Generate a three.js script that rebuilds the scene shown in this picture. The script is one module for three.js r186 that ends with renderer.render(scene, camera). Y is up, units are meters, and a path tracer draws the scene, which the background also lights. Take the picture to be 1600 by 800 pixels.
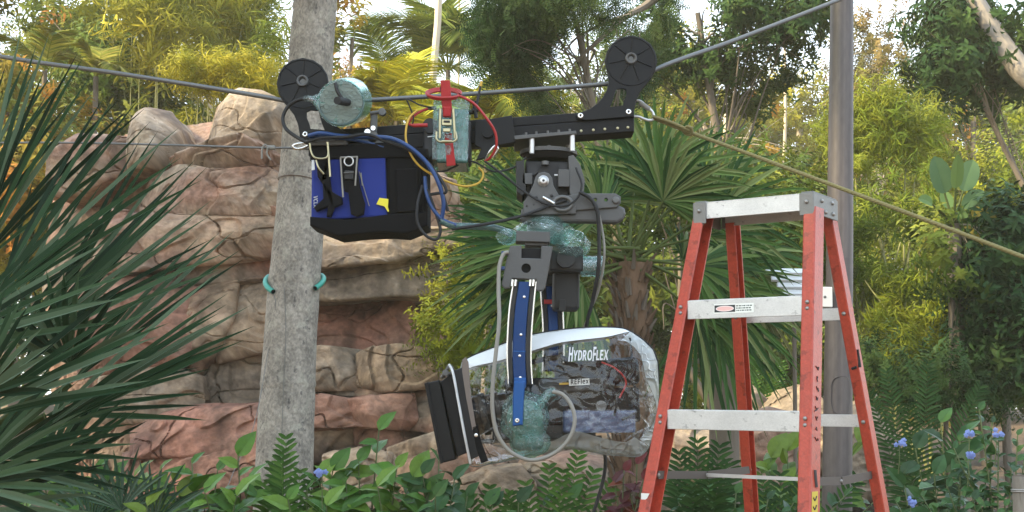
import * as THREE from 'three';
import { mergeGeometries, toCreasedNormals, mergeVertices } from 'three/addons/utils/BufferGeometryUtils.js';
import { RoundedBoxGeometry } from 'three/addons/geometries/RoundedBoxGeometry.js';
import { ImprovedNoise } from 'three/addons/math/ImprovedNoise.js';

// ---------- camera, sky, sun, exposure ----------
const F = 2000, EYE = 1.80;                       // focal length in photo pixels, eye height in metres
const scene = new THREE.Scene();
const camera = new THREE.PerspectiveCamera(2 * Math.atan(400 / F) * 180 / Math.PI, 2, 0.05, 400);
camera.position.set(0, EYE, 0);
camera.rotation.set(THREE.MathUtils.degToRad(6.93), 0, THREE.MathUtils.degToRad(0.82), 'YXZ');
camera.updateMatrixWorld(true);

const renderer = new THREE.WebGLRenderer({ antialias: true });
renderer.setSize(1024, 512);
renderer.toneMapping = THREE.LinearToneMapping;
renderer.toneMappingExposure = 2.5;
renderer.shadowMap.enabled = true;

const SUN = new THREE.Vector3(-0.74, 0.55, 0.30).normalize();
const sun = new THREE.DirectionalLight(new THREE.Color().setRGB(1.0, 0.83, 0.52), 5.0);
sun.position.copy(SUN).multiplyScalar(40).add(new THREE.Vector3(0, 2, -10));
sun.target.position.set(0, 2, -10); scene.add(sun.target);
sun.castShadow = true; sun.shadow.radius = 10; sun.shadow.mapSize.set(4096, 4096);
Object.assign(sun.shadow.camera, { left: -30, right: 30, top: 30, bottom: -30, near: 0.5, far: 120 });
scene.add(sun);
scene.fog = new THREE.FogExp2(new THREE.Color().setRGB(1.0, 0.92, 0.68), 0.0026);   // warm late haze

{ // hazy late-afternoon sky: pale blue overhead, whiter low down and around the sun
  const w = 512, h = 256, d = new Float32Array(w * h * 4), v = new THREE.Vector3();
  for (let j = 0; j < h; j++) for (let i = 0; i < w; i++) {
    const th = (j + 0.5) / h * Math.PI - Math.PI / 2, ph = ((i + 0.5) / w - 0.5) * 2 * Math.PI;
    v.set(Math.cos(th) * Math.cos(ph), Math.sin(th), Math.cos(th) * Math.sin(ph));
    const up = Math.max(0, v.y), s = Math.max(0, v.dot(SUN));
    const low = Math.pow(1 - up, 2.2), halo = 0.55 * Math.pow(s, 6) + 1.1 * Math.pow(s, 40);
    const k = (j * w + i) * 4;
    d[k] = 0.60 + 0.42 * low + halo; d[k + 1] = 0.76 + 0.34 * low + halo * 0.92; d[k + 2] = 0.98 + 0.18 * low + halo * 0.75; d[k + 3] = 1;
    if (v.y < 0) { const g = Math.min(1, -v.y * 6); for (let c = 0; c < 3; c++) d[k + c] *= 1 - 0.75 * g; }
  }
  const t = new THREE.DataTexture(d, w, h, THREE.RGBAFormat, THREE.FloatType);
  t.mapping = THREE.EquirectangularReflectionMapping; t.magFilter = THREE.LinearFilter; t.minFilter = THREE.LinearFilter; t.needsUpdate = true;
  scene.background = t; scene.environment = t; scene.backgroundIntensity = 1.0; scene.environmentIntensity = 1.0;
}

// ---------- helpers ----------
let seed = 12345;
const srand = s => { seed = s >>> 0; };
const rnd = () => { seed = (seed + 0x6D2B79F5) >>> 0; let t = seed; t = Math.imul(t ^ (t >>> 15), t | 1); t ^= t + Math.imul(t ^ (t >>> 7), t | 61); return ((t ^ (t >>> 14)) >>> 0) / 4294967296; };
const rr = (a, b) => a + (b - a) * rnd();
const pick = a => a[Math.floor(rnd() * a.length)];
const gauss = () => (rnd() + rnd() + rnd() - 1.5) * 1.15;
const IN = new ImprovedNoise();
const noise = (x, y, z) => IN.noise(x, y, z);
const fbm = (x, y, z, o = 4) => { let a = 0, s = 1, f = 1; for (let i = 0; i < o; i++) { a += s * IN.noise(x * f, y * f, z * f + i * 7.3); s *= 0.5; f *= 2.03; } return a; };
const V = (x, y, z) => new THREE.Vector3(x, y, z);
const camX = V(0, 0, 0), camY = V(0, 0, 0), camZ = V(0, 0, 0);
camera.matrixWorld.extractBasis(camX, camY, camZ);
// point on the upright plane z = -D that the photo shows at (px, py)
function P(px, py, D) {
  const d = camX.clone().multiplyScalar((px - 800) / F).addScaledVector(camY, (400 - py) / F).addScaledVector(camZ, -1);
  return d.multiplyScalar(D / -d.z).add(camera.position);
}
const S = D => D / F;                                // metres per photo pixel at depth D
const names = {};
const numbered = n => { const k = names[n] = (names[n] ?? -1) + 1; return k ? `${n}_${String(k).padStart(3, '0')}` : n; };
const bases = new Map();
const baseOf = o => { while (o && !bases.has(o)) o = o.parent; return o ? bases.get(o) : V(0, 0, 0); };
function thing(name, label, category, base = V(0, 0, 0), group) {
  const o = new THREE.Group(); o.name = numbered(name); o.position.copy(base); scene.add(o); bases.set(o, base.clone());
  o.userData = { label, category }; if (group) o.userData.group = group;
  return o;
}
function fin(m) { m.castShadow = true; m.receiveShadow = true; return m; }
// geometry in world coordinates -> named part of a thing
function part(parent, name, geo, mat, label) {
  const gs = Array.isArray(geo) ? merge(geo) : geo;
  const b = baseOf(parent); gs.translate(-b.x, -b.y, -b.z);
  const m = fin(new THREE.Mesh(gs, mat)); m.name = name; parent.add(m);
  if (label) m.userData.label = label;
  return m;
}
// one-mesh thing, geometry in world coordinates, origin at base
function solo(name, label, category, geo, mat, base, group) {
  const gs = Array.isArray(geo) ? merge(geo) : geo;
  gs.computeBoundingBox(); const bb = gs.boundingBox;
  base = base || V((bb.min.x + bb.max.x) / 2, bb.min.y, (bb.min.z + bb.max.z) / 2);
  gs.translate(-base.x, -base.y, -base.z);
  const m = fin(new THREE.Mesh(gs, mat)); m.name = numbered(name); m.position.copy(base); scene.add(m); bases.set(m, base.clone());
  m.userData = { label, category }; if (group) m.userData.group = group;
  return m;
}
function structure(name, geo, mat) { const m = fin(new THREE.Mesh(geo, mat)); m.name = numbered(name); m.userData = { kind: 'structure' }; scene.add(m); bases.set(m, V(0, 0, 0)); return m; }
function merge(list) {
  const hasC = list.some(g => g.attributes.color);
  list = list.map(g => {
    g = g.index ? g.toNonIndexed() : g;
    for (const k of Object.keys(g.attributes)) if (!['position', 'normal', 'uv', 'color'].includes(k)) g.deleteAttribute(k);
    const n = g.attributes.position.count;
    if (!g.attributes.uv) g.setAttribute('uv', new THREE.BufferAttribute(new Float32Array(n * 2), 2));
    if (hasC && !g.attributes.color) g.setAttribute('color', new THREE.BufferAttribute(new Float32Array(n * 3).fill(1), 3));
    if (!g.attributes.normal) g.computeVertexNormals();
    return g;
  });
  return list.length === 1 ? list[0] : mergeGeometries(list, false);
}
const rgb = (r, g, b) => new THREE.Color().setRGB(r, g, b);
// ----- textures -----
function noiseTex(n, fn, srgb) {
  const d = new Uint8Array(n * n * 4);
  for (let j = 0; j < n; j++) for (let i = 0; i < n; i++) {
    const c = fn(i / n, j / n), k = (j * n + i) * 4;
    for (let q = 0; q < 3; q++) d[k + q] = Math.max(0, Math.min(255, Math.round(255 * (Array.isArray(c) ? c[q] : c))));
    d[k + 3] = 255;
  }
  const t = new THREE.DataTexture(d, n, n); t.wrapS = t.wrapT = THREE.RepeatWrapping; t.magFilter = THREE.LinearFilter; t.minFilter = THREE.LinearMipmapLinearFilter;
  t.generateMipmaps = true; if (srgb) t.colorSpace = THREE.SRGBColorSpace; t.needsUpdate = true; return t;
}
// tileable fbm over the unit square
function tnoise(u, v, f, z, o = 4) {
  let a = 0, s = 1, tot = 0;
  for (let i = 0; i < o; i++) {
    const N = f << i, x = u * N, y = v * N, x0 = Math.floor(x), y0 = Math.floor(y), fx = x - x0, fy = y - y0;
    const hsh = (p, q) => { let h = Math.imul((p % N + N) % N + 131 * i + 17, 374761393) ^ Math.imul((q % N + N) % N + 7 + z * 977, 668265263); h = Math.imul(h ^ (h >>> 13), 1274126177); return ((h ^ (h >>> 16)) >>> 0) / 4294967296; };
    const sx = fx * fx * (3 - 2 * fx), sy = fy * fy * (3 - 2 * fy);
    const a0 = hsh(x0, y0) + (hsh(x0 + 1, y0) - hsh(x0, y0)) * sx, a1 = hsh(x0, y0 + 1) + (hsh(x0 + 1, y0 + 1) - hsh(x0, y0 + 1)) * sx;
    a += s * (a0 + (a1 - a0) * sy); tot += s; s *= 0.55;
  }
  return a / tot;
}
const rep = (t, x, y = x) => { const c = t.clone(); c.repeat.set(x, y); c.needsUpdate = true; return c; };
const fineTex = noiseTex(512, (u, v) => tnoise(u, v, 16, 1, 5));
const coarseTex = noiseTex(512, (u, v) => tnoise(u, v, 4, 2, 7));
const scratchTex = noiseTex(512, (u, v) => 0.55 + 0.35 * (tnoise(u * 1, v, 6, 3, 5) - 0.5) + 0.25 * (tnoise(u, v, 64, 5, 2) - 0.5));
const weaveTex = noiseTex(256, (u, v) => 0.5 + 0.25 * Math.sin(u * 2 * Math.PI * 48) * Math.sin(v * 2 * Math.PI * 48) + 0.3 * (tnoise(u, v, 6, 8, 4) - 0.5));
const std = (c, rough = 0.6, metal = 0, extra = {}) => new THREE.MeshStandardMaterial({ color: c, roughness: rough, metalness: metal, ...extra });
const phys = (c, rough = 0.6, metal = 0, extra = {}) => new THREE.MeshPhysicalMaterial({ color: c, roughness: rough, metalness: metal, ...extra });

// ----- geometry helpers (all in world coordinates) -----
// plate cut out along pixel outline at depth D (its front), thickness t away from the camera
function plate(pts, D, t, o = {}) {
  const s = new THREE.Shape(pts.map(p => { const q = P(p[0], p[1], D); return new THREE.Vector2(q.x, q.y); }));
  for (const hpts of o.holes || []) s.holes.push(new THREE.Path(hpts.map(p => { const q = P(p[0], p[1], D); return new THREE.Vector2(q.x, q.y); })));
  const bv = o.bevel ?? 0.0015;
  const g = new THREE.ExtrudeGeometry(s, { depth: Math.max(t - 2 * bv, 0.0002), bevelEnabled: bv > 0, bevelThickness: bv, bevelSize: bv, bevelOffset: -bv, bevelSegments: 2, curveSegments: 12 });
  g.translate(0, 0, -D - t + bv); return g;
}
const circ = (x, y, r, n = 24, a0 = 0, a1 = Math.PI * 2) => Array.from({ length: n }, (_, i) => { const a = a0 + (a1 - a0) * i / (a1 - a0 > 6.2 ? n : n - 1); return [x + r * Math.cos(a), y + r * Math.sin(a)]; });
// box whose front face covers a pixel rectangle, turned by deg in the picture plane
function boxPx(x0, y0, x1, y1, D, t, r = 0.003, deg = 0) {
  const c = P((x0 + x1) / 2, (y0 + y1) / 2, D), w = (x1 - x0) * S(D), h = (y1 - y0) * S(D);
  const g = r > 0 ? new RoundedBoxGeometry(w, h, t, 2, Math.min(r, w / 2.1, h / 2.1, t / 2.1)) : new THREE.BoxGeometry(w, h, t);
  g.rotateZ(THREE.MathUtils.degToRad(deg)); g.translate(c.x, c.y, c.z - t / 2); return g;
}
// disc / drum facing the camera plane
function drum(px, py, rp, D, t, seg = 28, r2) {
  const c = P(px, py, D), g = new THREE.CylinderGeometry(rp * S(D), (r2 ?? rp) * S(D), t, seg); g.rotateX(Math.PI / 2); g.translate(c.x, c.y, c.z - t / 2); return g;
}
function latheZ(px, py, prof, D, seg = 32) { // prof: [radius px, dz metres toward the back]
  const c = P(px, py, D), g = new THREE.LatheGeometry(prof.map(p => new THREE.Vector2(Math.max(1e-5, p[0] * S(D)), -p[1])), seg); g.rotateX(Math.PI / 2); g.translate(c.x, c.y, c.z); return g;
}
function rod(a, b, r1, r2 = r1, seg = 12) {
  const d = b.clone().sub(a), L = d.length(), g = new THREE.CylinderGeometry(r2, r1, L, seg);
  g.applyQuaternion(new THREE.Quaternion().setFromUnitVectors(V(0, 1, 0), d.normalize())); g.translate((a.x + b.x) / 2, (a.y + b.y) / 2, (a.z + b.z) / 2); return g;
}
const rodPx = (a, b, r, seg) => rod(P(...a), P(...b), r, r, seg);
function tubeV(pts, r, n = 0, seg = 8, closed = false) {
  const c = new THREE.CatmullRomCurve3(pts, closed, 'centripetal'); return new THREE.TubeGeometry(c, n || pts.length * 8, r, seg, closed);
}
const tube = (pts, r, n, seg, closed) => tubeV(pts.map(p => P(...p)), r, n, seg, closed);
// twisted rope: a tube whose section has lobes that turn along its length
function ropeGeo(pts, r, lobes, pitch, n) {
  const c = new THREE.CatmullRomCurve3(pts, false, 'centripetal'), L = c.getLength(), N = n || Math.ceil(L / (pitch / 10)), K = lobes * 4;
  const fr = c.computeFrenetFrames(N, false), pos = [], idx = [], uv = [];
  for (let i = 0; i <= N; i++) {
    const p = c.getPointAt(i / N), tw = i / N * L / pitch * Math.PI * 2;
    for (let k = 0; k <= K; k++) {
      const a = k / K * Math.PI * 2, rad = r * (0.86 + 0.14 * Math.abs(Math.cos((a * lobes + tw * lobes) / 2)) * 1.6 - 0.08);
      const q = p.clone().addScaledVector(fr.normals[i], Math.cos(a) * rad).addScaledVector(fr.binormals[i], Math.sin(a) * rad);
      pos.push(q.x, q.y, q.z); uv.push(i / N * L * 10, k / K);
      if (i < N && k < K) { const b = i * (K + 1) + k; idx.push(b, b + 1, b + K + 1, b + 1, b + K + 2, b + K + 1); }
    }
  }
  const g = new THREE.BufferGeometry(); g.setAttribute('position', new THREE.Float32BufferAttribute(pos, 3)); g.setAttribute('uv', new THREE.Float32BufferAttribute(uv, 2)); g.setIndex(idx); g.computeVertexNormals(); return g;
}
function bolt(px, py, rp, D, h = 0.004) { return latheZ(px, py, [[0.01, -h], [rp * 0.75, -h], [rp, -h * 0.6], [rp, 0.002]], D, 14); }
// ---------- terrain ----------
function ground(x, z) {
  const D = -z, sm = (a, b, t) => { t = Math.max(0, Math.min(1, (t - a) / (b - a))); return t * t * (3 - 2 * t); };
  return 0.95 * sm(4.45, 5.05, D + 0.05 * Math.sin(x * 1.3)) + 0.25 * sm(6, 10, D) + 0.9 * sm(14, 40, D) + 0.06 * noise(x * 0.7, 3.1, z * 0.7) * sm(4.2, 6, D);
}
{
  const g = new THREE.PlaneGeometry(1, 1, 220, 220); g.rotateX(-Math.PI / 2);
  const p = g.attributes.position, uv = g.attributes.uv;
  const warp = t => Math.sign(t) * (Math.abs(t) < 0.3 ? Math.abs(t) * 40 : 12 + Math.pow((Math.abs(t) - 0.3) / 0.2, 2.5) * 160);
  for (let i = 0; i < p.count; i++) { const x = warp(p.getX(i)), z = warp(p.getZ(i)) - 8; p.setXYZ(i, x, ground(x, z), z); uv.setXY(i, x, z); }
  g.computeVertexNormals();
  const soilTex = noiseTex(512, (u, v) => { const a = tnoise(u, v, 8, 4, 6), b = tnoise(u, v, 60, 9, 2); const k = 0.12 + 0.22 * a + 0.16 * (b > 0.62 ? 1 : 0); return [k * 1.1, k * 0.86, k * 0.62]; }, true);
  structure('ground', g, std(0xffffff, 0.95, 0, { map: soilTex, bumpMap: coarseTex, bumpScale: 0.02 }));
}
// ---------- rocks ----------
const rockMap = noiseTex(1024, (u, v) => {
  const a = tnoise(u, v, 5, 11, 7), b = tnoise(u, v, 40, 12, 4), c = tnoise(u, v, 3, 13, 5), e = tnoise(u, v, 9, 14, 5);
  let k = 0.80 + 0.50 * (a - 0.5) + 0.34 * (b - 0.5); const dark = c > 0.60 ? Math.min(1, (c - 0.60) * 7) : 0, pale = e > 0.62 ? Math.min(1, (e - 0.62) * 8) : 0;
  k *= 1 - 0.28 * dark; return [Math.min(1, k + 0.05 * pale), Math.min(1, k * (1 - 0.02 * dark) + 0.05 * pale), Math.min(1, k + 0.03 * pale)];
}, true);
const rockBump = noiseTex(1024, (u, v) => 0.6 * tnoise(u, v, 7, 21, 7) + 0.4 * Math.abs(tnoise(u, v, 5, 22, 6) - 0.5) * 2);
const rockMat = std(0xffffff, 0.9, 0, { map: rockMap, bumpMap: rockBump, bumpScale: 0.05, vertexColors: true });
const TINT = { tan: [0.51, 0.37, 0.25], pink: [0.49, 0.285, 0.205], red: [0.44, 0.21, 0.145], grey: [0.40, 0.315, 0.235], pale: [0.54, 0.435, 0.33] };
function polyAt(pts, n) { // resample a closed polygon to n points
  const L = []; let tot = 0;
  for (let i = 0; i < pts.length; i++) { const a = pts[i], b = pts[(i + 1) % pts.length]; const l = Math.hypot(b[0] - a[0], b[1] - a[1]); L.push(l); tot += l; }
  const out = []; let i = 0, acc = 0;
  for (let k = 0; k < n; k++) { const s = k / n * tot; while (acc + L[i] < s) acc += L[i++]; const t = (s - acc) / L[i], a = pts[i], b = pts[(i + 1) % pts.length]; out.push([a[0] + (b[0] - a[0]) * t, a[1] + (b[1] - a[1]) * t]); }
  return out.map((p, k) => { const a = out[(k + n - 1) % n], b = out[(k + 1) % n]; return [p[0] * 0.6 + (a[0] + b[0]) * 0.2, p[1] * 0.6 + (a[1] + b[1]) * 0.2]; });
}
const sstep = (a, b, t) => { t = Math.max(0, Math.min(1, (t - a) / (b - a))); return t * t * (3 - 2 * t); };
// broken sandstone relief: flat steps with sharp risers, bedding lines and cracks
function relief(x, y, z, sd, amp, dip) {
  const yy = y + x * dip, f = fbm(x * 1.5 + sd * 1.7, yy * 1.9, z * 1.5 + sd, 2) * 2.4, fl = Math.floor(f), ter = (fl + sstep(0.86, 1, f - fl)) / 2.4;
  const bed = fbm(x * 0.9 + sd, yy * 11, z * 0.9, 3), fine = fbm(x * 9 + sd, yy * 13, z * 9, 3);
  const c1 = Math.abs(noise(x * 1.3 + sd * 2.1 + 0.12 * noise(x * 7, yy * 7, 1), yy * 1.5 + 0.12 * noise(x * 8, yy * 8, 5), z * 1.3 + 3)), c2 = Math.abs(noise(x * 0.7 + 9 + 0.1 * noise(x * 9, yy * 9, 2), yy * 2.6 + sd, z + 1));
  const crack = (1 - sstep(0, 0.014, c1)) * 0.6 + (1 - sstep(0, 0.016, c2)) * 0.6;
  return amp * (1.7 * ter + 0.08 * bed + 0.20 * fine) - Math.min(1, crack) * amp * 0.8;
}
function rockGeo(pts, D, thick, tint, o = {}) {
  let per = 0; pts.forEach((a, i) => { const b = pts[(i + 1) % pts.length]; per += Math.hypot(b[0] - a[0], b[1] - a[1]); });
  const N = Math.max(90, Math.min(420, Math.round(per * 0.5)));
  let mx = 0, my = 0; for (const p of pts) { mx += p[0] / pts.length; my += p[1] / pts.length; }
  const grow = o.grow ?? 8, big = pts.map(p => { const dx = p[0] - mx, dy = p[1] - my, l = Math.hypot(dx, dy); return [p[0] + dx / l * grow, p[1] + dy / l * grow]; });
  const ring = polyAt(big, N).map(p => { const q = P(p[0], p[1], D); return [q.x, q.y]; });
  let cx = 0, cy = 0; for (const p of ring) { cx += p[0] / N; cy += p[1] / N; }
  let rad = 0, rmax = 0; for (const p of ring) { const l = Math.hypot(p[0] - cx, p[1] - cy); rad += l / N; rmax = Math.max(rmax, l); }
  const nr = Math.max(14, Math.min(64, Math.round(rmax / 0.012))), rs = Array.from({ length: nr }, (_, i) => Math.pow((i + 1) / nr, 0.9)), sides = [0.04, 0.10, 0.2, 0.35, 0.6, 1];
  const sd = o.seed ?? Math.abs(Math.floor(cx * 91 + cy * 57 + D * 13)) % 97, save = seed; srand(sd * 7919 + 5);
  const planes = []; const K = o.facets ?? 7;
  for (let k = 0; k < K; k++) { const a = rr(0, 6.28); planes.push([Math.cos(a), Math.sin(a), rr(0.1, 0.8) * rad, rr(0.12, 0.6) * (o.fk ?? 1)]); }
  const tiltX = o.tx ?? rr(-0.15, 0.15), tiltY = o.ty ?? rr(0.0, 0.25), dip = rr(-0.12, 0.12);
  const edge = o.edge ?? Math.min(0.035, rad * 0.1), amp = o.amp ?? 0.05, pos = [], uv = [], col = [], idx = [];
  const T = TINT[tint], T2 = TINT[o.tint2 || pick(['tan', 'pink', 'grey', 'pale'])];
  const add = (x, y, z, nx, ny, nz) => {
    const d = relief(x, y, z, sd, amp, dip);
    x += nx * d; y += ny * d; z += nz * d; pos.push(x, y, z); uv.push((x + z * 0.4) * 0.8, (y - z * 0.5) * 0.8);
    let m = 0.5 + 1.1 * fbm(x * 1.6 + sd * 3.3, y * 3.2, z * 1.6 + 9, 4); m = Math.max(0, Math.min(1, m));
    const v = 1 + 0.3 * fbm(x * 6 + 3, y * 9, z * 6 + sd, 3), st = Math.max(0, fbm(x * 5 + 31, y * 1.1, z * 5 + sd, 3) - 0.25) * 0.9;
    for (let c = 0; c < 3; c++) col.push((T[c] * m + T2[c] * (1 - m)) * v * (1 - Math.min(0.5, st)));
  };
  const face = (dx, dy) => { let z = -dx * tiltX - dy * tiltY; for (const q of planes) z -= Math.max(0, dx * q[0] + dy * q[1] - q[2]) * q[3]; return z; };
  for (const r of rs) for (let k = 0; k < N; k++) {
    const dx = (ring[k][0] - cx) * r, dy = (ring[k][1] - cy) * r;
    add(cx + dx, cy + dy, -D + face(dx, dy) - edge * Math.pow(r, 16), 0, 0, 1);
  }
  for (const s of sides) for (let k = 0; k < N; k++) {
    const x = ring[k][0], y = ring[k][1], dx = x - cx, dy = y - cy, l = Math.hypot(dx, dy), w = Math.min(1, s * 5);
    add(x, y, -D + face(dx, dy) - edge - thick * s, dx / l * 0.8 * w, dy / l * 0.8 * w, 1 - w);
  }
  const R = rs.length + sides.length;
  for (let i = 0; i < R - 1; i++) for (let k = 0; k < N; k++) { const a = i * N + k, b = i * N + (k + 1) % N, c = a + N, d = b + N; idx.push(a, c, b, b, c, d); }
  const c0 = pos.length / 3; pos.push(cx, cy, pos[2]); uv.push(uv[0], uv[1]); col.push(col[0], col[1], col[2]);
  for (let k = 0; k < N; k++) idx.push(c0, k, (k + 1) % N);
  let area = 0; for (let k = 0; k < N; k++) { const a = ring[k], b = ring[(k + 1) % N]; area += a[0] * b[1] - a[1] * b[0]; }
  if (area < 0) for (let i = 0; i < idx.length; i += 3) { const t = idx[i]; idx[i] = idx[i + 1]; idx[i + 1] = t; }
  seed = save;
  const g = new THREE.BufferGeometry(); g.setAttribute('position', new THREE.Float32BufferAttribute(pos, 3)); g.setAttribute('uv', new THREE.Float32BufferAttribute(uv, 2)); g.setAttribute('color', new THREE.Float32BufferAttribute(col, 3)); g.setIndex(idx);
  return toCreasedNormals(g, 0.42);
}
{
  const t = thing('rock_outcrop', 'tall layered outcrop of tan and pink sandstone blocks behind the palm trunk', 'rock outcrop', V(-1.7, ground(-1.7, -9.2), -9.2));
  const R = [ // depth, thickness, tint, outline, options
    [9.6, 1.2, 'grey', [[70, 250], [190, 205], [270, 195], [430, 170], [560, 230], [690, 265], [690, 420], [685, 560], [700, 700], [900, 760], [900, 900], [40, 900], [40, 420]], { n: 200, edge: 0.15 }],
    [8.75, 0.9, 'tan', [[258, 222], [272, 190], [292, 166], [312, 148], [335, 140], [362, 133], [398, 139], [426, 152], [447, 176], [462, 214], [458, 262], [420, 250], [372, 226], [340, 231], [300, 238], [268, 246]], { tint2: 'pale', facets: 14, amp: 0.026, fk: 1.5 }],
    [8.82, 0.7, 'grey', [[262, 240], [300, 234], [345, 226], [380, 222], [430, 246], [466, 255], [460, 300], [395, 275], [330, 285], [270, 290]], { tint2: 'pink', ty: -1.1, facets: 3 }],
    [8.95, 0.6, 'pale', [[182, 206], [196, 178], [214, 165], [246, 164], [258, 186], [262, 226], [240, 252], [190, 252]], { tint2: 'tan', facets: 12, amp: 0.026, fk: 1.4 }],
    [9.1, 0.6, 'tan', [[78, 240], [120, 212], [182, 205], [190, 260], [120, 300], [70, 300]], { tint2: 'pink' }],
    [8.7, 0.7, 'pink', [[205, 262], [268, 250], [330, 270], [420, 254], [446, 262], [446, 330], [400, 338], [330, 330], [230, 335], [190, 310]], { tint2: 'pale', amp: 0.05 }],
    [8.72, 0.7, 'pink', [[405, 262], [470, 258], [475, 352], [420, 345], [404, 330]], { tint2: 'tan' }],
    [8.62, 0.7, 'tan', [[150, 318], [235, 332], [330, 338], [420, 328], [450, 345], [450, 385], [395, 398], [330, 404], [220, 420], [140, 420]], { tint2: 'pink' }],
    [8.85, 0.6, 'grey', [[130, 415], [240, 412], [340, 400], [452, 392], [452, 432], [330, 440], [140, 448]], { tint2: 'red', ty: -0.2 }],
    [8.6, 0.7, 'pink', [[100, 440], [240, 430], [302, 448], [305, 470], [280, 560], [180, 590], [90, 580]], { tint2: 'red' }],
    [8.75, 0.7, 'tan', [[300, 440], [362, 436], [356, 500], [330, 545], [296, 584], [284, 560]], { tint2: 'pink', amp: 0.03 }],
    [8.8, 0.7, 'tan', [[362, 436], [450, 430], [450, 530], [395, 545], [338, 562], [332, 545], [356, 500]], { tint2: 'pale', amp: 0.03 }],
    [9.0, 0.5, 'grey', [[296, 590], [340, 560], [450, 530], [450, 640], [300, 640]], { tint2: 'pale', ty: -0.1 }],
    [8.6, 0.6, 'grey', [[150, 590], [250, 575], [300, 590], [304, 640], [230, 655], [140, 660]], { tint2: 'tan' }],
    [8.4, 0.8, 'red', [[190, 668], [252, 646], [300, 640], [352, 642], [420, 628], [470, 640], [470, 700], [330, 706], [200, 716]], { tint2: 'pink', amp: 0.05 }],
    [8.3, 0.8, 'red', [[170, 712], [330, 698], [470, 690], [470, 800], [160, 810]], { tint2: 'pink', amp: 0.05 }],
    [8.75, 0.7, 'pink', [[440, 255], [520, 240], [640, 262], [703, 268], [708, 330], [700, 362], [640, 372], [440, 366]], { tint2: 'tan', n: 140 }],
    [8.45, 0.8, 'tan', [[440, 366], [520, 358], [600, 356], [690, 352], [735, 356], [712, 380], [660, 392], [610, 402], [540, 412], [440, 424]], { tint2: 'pale', n: 140, amp: 0.03 }],
    [8.65, 0.7, 'grey', [[440, 424], [540, 416], [612, 406], [668, 398], [690, 405], [684, 440], [676, 462], [610, 458], [540, 466], [440, 470]], { tint2: 'pale', n: 140, amp: 0.025 }],
    [9.0, 0.5, 'pink', [[440, 474], [560, 470], [632, 464], [642, 500], [628, 552], [560, 556], [440, 560]], { tint2: 'red', amp: 0.028, facets: 3, n: 140 }],
    [9.35, 0.5, 'grey', [[628, 462], [690, 458], [692, 556], [628, 560]], { tint2: 'red' }],
    [8.5, 0.8, 'tan', [[440, 552], [500, 546], [560, 548], [575, 606], [500, 604], [440, 606]], { tint2: 'pale' }],
    [8.42, 0.8, 'tan', [[560, 553], [582, 546], [620, 543], [660, 546], [674, 562], [678, 586], [668, 602], [600, 608], [556, 602]], { tint2: 'grey', n: 130 }],
    [8.62, 0.5, 'pale', [[488, 604], [514, 602], [516, 624], [490, 626]], {}], [8.6, 0.5, 'grey', [[514, 606], [530, 601], [552, 606], [552, 624], [516, 624]], {}],
    [8.55, 0.5, 'tan', [[556, 607], [580, 604], [610, 606], [606, 622], [560, 625]], {}], [8.66, 0.5, 'grey', [[608, 600], [640, 602], [672, 598], [668, 616], [612, 624]], {}],
    [8.4, 0.8, 'red', [[440, 628], [500, 622], [548, 626], [560, 664], [440, 668]], { tint2: 'pink' }],
    [8.42, 0.8, 'red', [[548, 626], [610, 622], [640, 618], [646, 656], [630, 668], [560, 666]], { tint2: 'pink' }],
    [8.5, 0.7, 'pink', [[640, 618], [686, 606], [700, 650], [690, 672], [640, 668]], { tint2: 'grey' }],
    [8.55, 0.7, 'pink', [[440, 668], [556, 664], [560, 712], [440, 730]], { tint2: 'tan' }],
    [8.6, 0.7, 'pink', [[556, 666], [636, 668], [660, 690], [640, 720], [560, 716]], { tint2: 'grey' }],
    [8.2, 0.9, 'tan', [[608, 700], [640, 690], [690, 676], [730, 668], [776, 690], [720, 706], [660, 722], [612, 724]], { tint2: 'pale' }],
    [8.0, 0.9, 'pale', [[508, 718], [560, 706], [606, 712], [626, 740], [610, 800], [505, 800]], { tint2: 'tan' }],
    [7.9, 0.9, 'tan', [[620, 730], [690, 708], [742, 694], [790, 712], [806, 730], [740, 756], [680, 764], [622, 800]], { tint2: 'pink' }],
    [7.6, 1.0, 'tan', [[664, 800], [694, 764], [760, 742], [810, 734], [832, 760], [836, 840], [664, 850]], { tint2: 'grey' }],
    [7.8, 1.0, 'pink', [[800, 760], [830, 728], [900, 716], [960, 724], [960, 780], [940, 850], [810, 850]], { tint2: 'grey' }],
    [8.3, 1.0, 'grey', [[930, 740], [1000, 722], [1060, 740], [1060, 850], [930, 850]], { tint2: 'tan' }],
  ];
  for (const [D, th, tint, pts, o] of R) part(t, 'rock', rockGeo(pts, D, th, tint, o), rockMat);
  const B = [
    [8.0, 'pale', [[1160, 690], [1176, 656], [1212, 642], [1252, 652], [1256, 720], [1240, 760], [1170, 760], [1158, 730]], 'pale tan boulder behind the left half of the ladder'],
    [9.2, 'grey', [[1142, 664], [1158, 622], [1182, 606], [1206, 630], [1200, 690], [1140, 690]], 'pointed pinkish boulder rising behind the second ladder step'],
    [8.8, 'grey', [[1206, 650], [1236, 616], [1264, 606], [1292, 624], [1300, 680], [1290, 740], [1210, 730]], 'pinkish grey boulder directly left of the steel pole'],
    [8.4, 'grey', [[1322, 690], [1340, 642], [1372, 632], [1392, 658], [1424, 706], [1436, 740], [1400, 790], [1326, 780]], 'grey pointed boulder right of the steel pole'],
    [8.6, 'tan', [[1040, 690], [1072, 656], [1110, 650], [1146, 660], [1150, 720], [1120, 760], [1040, 760]], 'low tan boulder beside the left ladder rail'],
  ];
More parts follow.
